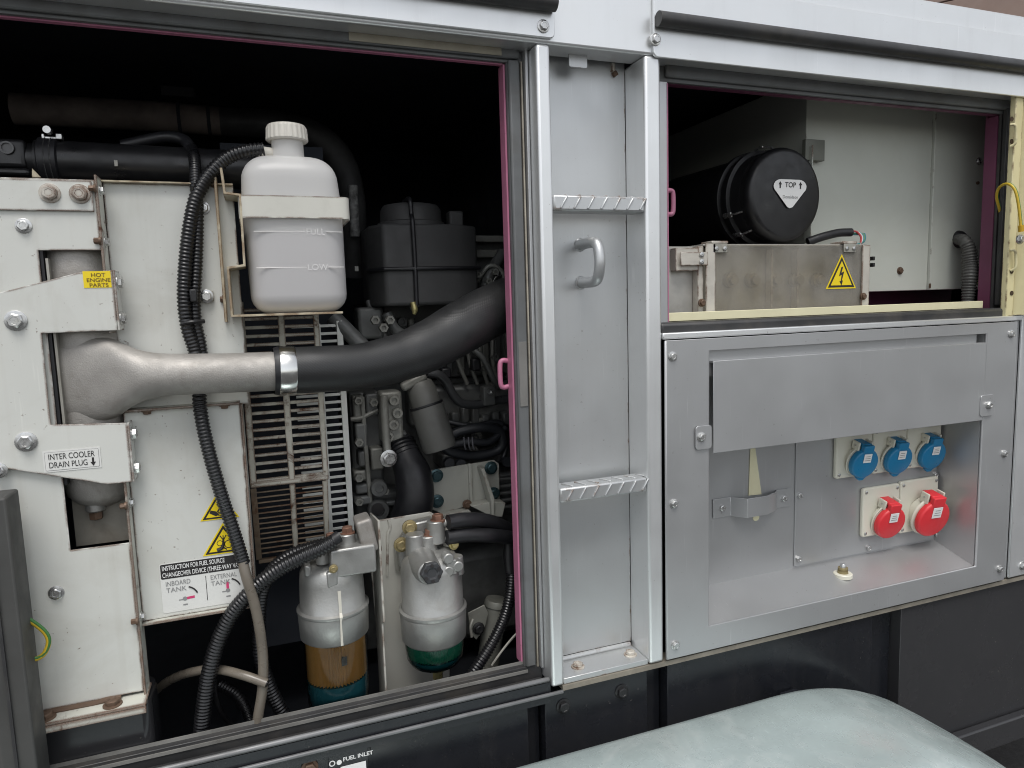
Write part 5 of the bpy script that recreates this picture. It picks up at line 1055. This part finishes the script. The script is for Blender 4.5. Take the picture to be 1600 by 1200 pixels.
pts += [hp_(.16, -.98)]; pts += [hp_(0, -1.05)]; pts += [hp_(-.16, -.98)]
for k in range(9): t = math.radians(226 - k * 17); pts.append(hp_(-.55 + .45 * math.cos(t), .35 + .45 * math.sin(t)))
hl = MB().prism(pts, (0, -.0008, 0)).build('label', WHITE, ac)
text(hl, 'TOP', hp_(0, .30) + V(0, -.0010, 0), lw * .24, INK, align='CENTER', bold=.01)
for s_ in (-1, 1):
    MB().box((hp_(s_ * .62 - .04, 0).x, cc.y - .0018, hp_(0, .22).z), (hp_(s_ * .62 + .04, 0).x, cc.y - .0014, hp_(0, .48).z)).build('arrow', INK, hl)
    MB().prism([hp_(s_ * .62 - .1, .46) + V(0, -.001, 0), hp_(s_ * .62 + .1, .46) + V(0, -.001, 0), hp_(s_ * .62, .66) + V(0, -.001, 0)], (0, -.0004, 0)).build('arrow', INK, hl)
text(hl, 'Donaldson', hp_(0, -.42) + V(0, -.0010, 0), lw * .15, INK_G, align='CENTER')
for a_ in (200, 226, 100, 340):
    t = math.radians(a_); q = ac_c + V(ra * 1.0 * math.cos(t), .055, ra * 1.0 * math.sin(t))
    cl_ = MB().tube([q + V(0, -.035, 0), q + V(.006 * math.cos(t), -.02, .006 * math.sin(t)), q + V(.01 * math.cos(t), .0, .01 * math.sin(t)), q + V(.004 * math.cos(t), .018, .004 * math.sin(t))], .002, 8, .004).build('clip_wire', STEEL, ac)
    MB().obox(q + V(.008 * math.cos(t), .0, .008 * math.sin(t)), (.010, .024, .004), V(-math.sin(t), 0, math.cos(t)), V(0, 1, 0), V(math.cos(t), 0, math.sin(t))).build('clip_lever', STEEL, ac, .001)
MB().box((P(1253, 240, .155).x, .145, P(1260, 252, .155).z), (P(1283, 240, .155).x, .155, P(1260, 219, .155).z)).build('mount_strap', mat('dim_green_grey', (.14, .145, .12), .5), ac, .001)
# ---- control cabinet panels
cab = thing('control_cabinet', 'pale grey green control cabinet filling the right of the upper hatch', 'cabinet', P(1450, 455, .26))
YQ = .16; x0_, xm_, xr_ = P(1258, 300, YQ).x, P(1454, 300, YQ).x, P(1580, 300, YQ).x; zq0, zq1 = P(1454, 453, YQ).z, Z(.44)
MB().box((x0_, YQ, zq0), (xm_ - .0005, YQ + .5, zq1)).build('left_panel', CABINET, cab, .0015)
MB().box((xm_ + .0005, YQ - .006, zq0), (xr_, YQ + .5, zq1)).build('right_panel', CABINET, cab, .0015)
MB().box((xm_ - .002, YQ - .0075, P(1454, 450, YQ).z), (xm_ + .003, YQ - .0062, P(1454, 443, YQ).z)).build('rust_notch', STEEL_R, cab)
for u, v, m_ in ((1406, 423, STEEL_R), (1529, 252, STEEL), (1527, 286, STEEL_R)): bolt(cab, P(u, v, YQ - .0004 if u < 1454 else YQ - .0064), FY, .0075 if v != 286 else .004, m_, washer=v != 286)
gr = P(1498, 374, YQ - .006); MB().lathe([(0, .020), (.006, .0185), (.012, .014), (.014, .010)], gr, FY, 24).build('grommet', RUBBER, cab)
for u, v in ((1256, 330),): MB().box((x0_ - .002, YQ - .02, P(u, 380, YQ).z), (x0_ + .0012, YQ + .001, P(u, 230, YQ).z)).build('edge_fold', CABINET, cab, .001)
MB().box((RR1 + .02, .09, Z(-.062)), (xr_, .30, Z(-.052))).build('compartment_floor', PURPLE, en)
MB().box((x0_ - .02, .30, Z(-.06)), (xr_, .31, zq0 - .001)).build('compartment_back', PURPLE, en)
MB().box((xr + .02, .075, Z(-.052)), (xr + .30, .08, Z(.44))).build('compartment_side', PURPLE, en)
cdt = conduit('corrugated grey black conduit bending down out of the cabinet grommet', [(1497, 374, YQ - .012), (1506, 376, YQ - .04), (1513, 388, YQ - .05), (1516, 410, YQ - .055), (1516, 430, YQ - .06), (1514, 452, YQ - .06), (1512, 475, YQ - .06)], [.012, .0135, .015, .016, .0165, .015, .013], .0062, mat('grey_corrugated', (.075, .075, .07), .55, 0, .2, 20, dirt=.3, dcol=(.16, .15, .13)))
lt = thing('latch_plate', 'worn white latch plate bolted on the purple jamb', 'latch', P(1548, 415, .07))
MB().prism([P(u, v, .075) for u, v in ((1535, 402), (1538, 400), (1551, 400), (1551, 418), (1556, 420), (1553, 436), (1546, 438), (1544, 443), (1536, 441))], (0, .004, 0)).build('plate', CLAMPZ, lt, .0012)
for u, v in ((1553, 406), (1548, 420), (1550, 438)): bolt(lt, P(u, v, .074), FY, .0085, CLAMPZ)
wr = thing('cable_tails', 'short green and cream cable tails beside the corrugated conduit', 'cables', P(1527, 445, .1))
for k, (a_, m_) in enumerate((((1520, 395, 1531, 418), CABINET), ((1524, 415, 1530, 425), WIRE_W), ((1521, 428, 1530, 445), mat('olive_wire', (.2, .22, .1), .5)), ((1522, 440, 1528, 450), WIRE_W))):
    MB().tube([P(a_[0], a_[1], .135), P((a_[0] + a_[2]) / 2 + 2, (a_[1] + a_[3]) / 2 - 2, .125), P(a_[2], a_[3], .115)], .0035, 8, .004).build('tail', m_, wr)
# ---- terminal box
tb_ = thing('terminal_box', 'low stained terminal box with acrylic front and lightning warning sticker', 'terminal box', P(1220, 490, .08))
YT = .062; tx0, tx1 = P(1102, 430, YT).x, P(1357, 430, YT).x; tz0, tz1 = P(1220, 489, YT).z, P(1220, 381, YT).z
MB().box((tx0 + .02, YT + .036, tz0), (tx1 - .005, YT + .08, tz1 - .004)).build('back_sheet', DIRTYSTEEL, tb_)
MB().box((tx0, YT + .006, tz1 - .003), (tx1, YT + .08, tz1)).build('top_sheet', DIRTYSTEEL, tb_, .0006)
MB().box((tx1 - .003, YT + .006, tz0), (tx1, YT + .08, tz1 - .0035)).build('end_sheet', DIRTYSTEEL, tb_, .0006)
MB().box((tx0 + .018, YT + .001, tz0 + .001), (tx1 - .018, YT + .004, tz1 - .001)).build('acrylic_front', ACRYL, tb_, .0006)
for k in range(6):
    p = P(1140 + k * 34, 438, YT + .03); MB().lathe([(0, .014), (.012, .014), (.012, .009), (.02, .009)], (p.x, YT + .034, p.z), FY, 20).build('terminal_stud', mat('terminal_brass', (.35, .32, .25), .4, .6, .2, 30), tb_)
for k in (1, 2):
    p = P(1160 + k * 40, 438, YT + .03); MB().box((p.x - .0025, YT + .018, tz0 + .004), (p.x + .0025, YT + .035, tz1 - .006)).build('divider', CLAMPZ, tb_, .001)
MB().box((tx0, YT - .003, tz0 + .004), (tx0 + .020, YT + .0005, tz1)).build('left_strip', CLAMPZ, tb_, .0008)
MB().box((tx1 - .0195, YT - .003, tz0 + .006), (tx1, YT + .0005, tz1 - .002)).build('right_strip', CLAMPZ, tb_, .0008)
xL = P(1046, 440, YT + .02).x
MB().box((xL, YT + .022, tz0 - .004), (tx0 - .0005, YT + .026, tz1 - .003)).build('left_sheet', DIRTYSTEEL, tb_, .0006)
MB().box((tx0 - .013, YT + .004, tz0 - .006), (tx0 - .0006, YT + .0215, tz1 - .004)).build('corner_fold', CLAMPZ, tb_, .0015)
a_, b_ = P(1058, 387, YT), P(1079, 423, YT); MB().box((a_.x, YT + .004, b_.z), (b_.x + .02, YT + .0215, a_.z)).build('latch_back', CLAMPZ, tb_, .001)
a_, b_ = P(1062, 394, YT), P(1091, 415, YT); MB().box((a_.x, YT - .004, b_.z), (b_.x + .018, YT - .0015, a_.z)).build('latch_strap', CLAMPZ, tb_, .001)
for u, v in ((1096, 398), (1096, 409)): bolt(tb_, P(u, v, YT - .0045), FY, .0048, STEEL, 'screw', washer=False, style='pan')
bolt(tb_, P(1097, 473, YT - .0032), FY, .0065, STEEL_R); bolt(tb_, P(1349, 463, YT - .0032), FY, .0065, STEEL_R)
for u in (1124, 1327):
    c_ = P(u, 379, YT); k_ = .030
    MB().box((c_.x - k_ * .6, YT - .002, tz1 + .0005), (c_.x + k_ * .6, YT + .03, tz1 + .005)).build('hinge_clip', CLAMPZ, tb_, .001); MB().box((c_.x - k_ * .52, YT - .003, tz1 - .016), (c_.x + k_ * .52, YT - .0005, tz1 + .0003)).build('hinge_leaf', FLY, tb_, .0006)
    for d_ in (-.009, .009): bolt(tb_, (c_.x + d_, YT - .0032, tz1 - .009), FY, .0042, STEEL, 'screw', washer=False, style='pan')
tt, cx, zb_, h, yy = triangle((1317, 397), (1290, 452), (1337, 450), YT + .001, tb_)
MB().prism([(cx - h * .02, yy, zb_ + h * .62), (cx - h * .10, yy, zb_ + h * .36), (cx + h * .0, yy, zb_ + h * .40), (cx - h * .03, yy, zb_ + h * .22), (cx - h * .08, yy, zb_ + h * .22), (cx - h * .0, yy, zb_ + h * .09), (cx + h * .05, yy, zb_ + h * .24), (cx + h * .01, yy, zb_ + h * .23), (cx + h * .09, yy, zb_ + h * .50), (cx - h * .01, yy, zb_ + h * .46), (cx + h * .05, yy, zb_ + h * .64)], (0, -.0002, 0)).build('lightning_mark', INK, tt)
for v in (404, 414): MB().obox(P(1362, v, YT + .04), (.006, .012, .008), RX, V(0, 1, 0), UP).build('end_nut', PLASTIC_K, tb_, .001)
# ---- sheathed cable on the box
sc_ = thing('sheathed_cable', 'black sheathed cable with red, green and teal cores on the terminal box', 'cable', P(1300, 375, .12))
MB().tube([P(1262, 378, .14), P(1285, 370, .13), P(1310, 364, .125), P(1330, 363, .12)], .0085, 16, .004).build('sheath', RUBBER, sc_)
for k, m_ in enumerate((WIRE_R, WIRE_W, WIRE_T, WIRE_G, WIRE_T)):
    MB().tube([P(1328, 362 + k, .12), P(1338 + k * 2, 364 - 2 + k, .115), P(1345 + k * 1.5, 370 - k, .11), P(1345 + k, 378, .105), P(1343 - k * 4, 386, .10)], .0021, 8, .003).build('core', m_, sc_)
# ================================================================== OPEN CREAM DOOR (right edge)
od = thing('hatch_door', 'cream inner side of the hatch door standing open at right edge', 'door', P(1590, 495, -.01))
dx0 = P(1572, 320, .01).x; dz0, dz1 = P(1580, 494, .005).z, P(1580, 147, .005).z
MB().box((dx0, .0, dz0), (dx0 + .022, .012, dz1)).build('hinge_edge', CREAM, od, .0015)
MB().prism([(dx0 + .0225, .010, dz0 + .002), (dx0 + .065, -.085, dz0 + .002), (dx0 + .070, -.083, dz0 + .002), (dx0 + .0275, .012, dz0 + .002)], (0, 0, dz1 - dz0 - .002)).build('door_return', CREAM, od, .001)
MB().prism([(dx0 + .0655, -.085, dz0 + .004), (dx0 + .30, -.50, dz0 + .004), (dx0 + .31, -.49, dz0 + .004), (dx0 + .0755, -.08, dz0 + .004)], (0, 0, dz1 - dz0 - .004)).build('door_lining', BLACKG, od, .001)
for v in (205, 400):
    a_ = P(1580, v, -.001); hk = MB().tube([(a_.x - .004, -.001, a_.z + .012), (a_.x, -.008, a_.z + .010), (a_.x + .004, -.008, a_.z - .004), (a_.x + .004, -.008, a_.z - .024), (a_.x, -.001, a_.z - .03)], .0028, 10, .003).build('hook', CREAM, od)
for v in (186, 221, 458, 424): a_ = P(1581, v, -.0008); MB().lathe([(0, .005), (.001, .005)], (a_.x, -.0002, a_.z), FY, 12).build('slot_hole', mat('rust_hole', (.05, .03, .015), .8), od)
ew = earth_wire('yellow and green earth wire arching from the purple jamb to the cream door', [P(1553, 358, .05), P(1560, 350, .045), P(1563, 338, .04), P(1561, 325, .035), P(1557, 308, .03), P(1560, 295, .02), P(1569, 288, .005), P(1579, 289, -.01), P(1587, 300, -.02), P(1592, 325, -.025), P(1595, 355, -.028)], .0027)
MB().tube([P(1556, 354, .048), P(1552, 360, .05)], .0048, 10, spline=False).build('terminal_sleeve', mat('amber_sleeve', (.55, .33, .02), .4), ew)
MB().tube([P(1595, 352, -.028), P(1595.5, 362, -.028)], .0052, 10, spline=False).build('terminal_sleeve', MATS['amber_sleeve'], ew)
bolt(ew, P(1554, 364, .048), FY, .0075, CLAMPZ); bolt(ew, P(1594, 374, -.02), FY, .009, STEEL)
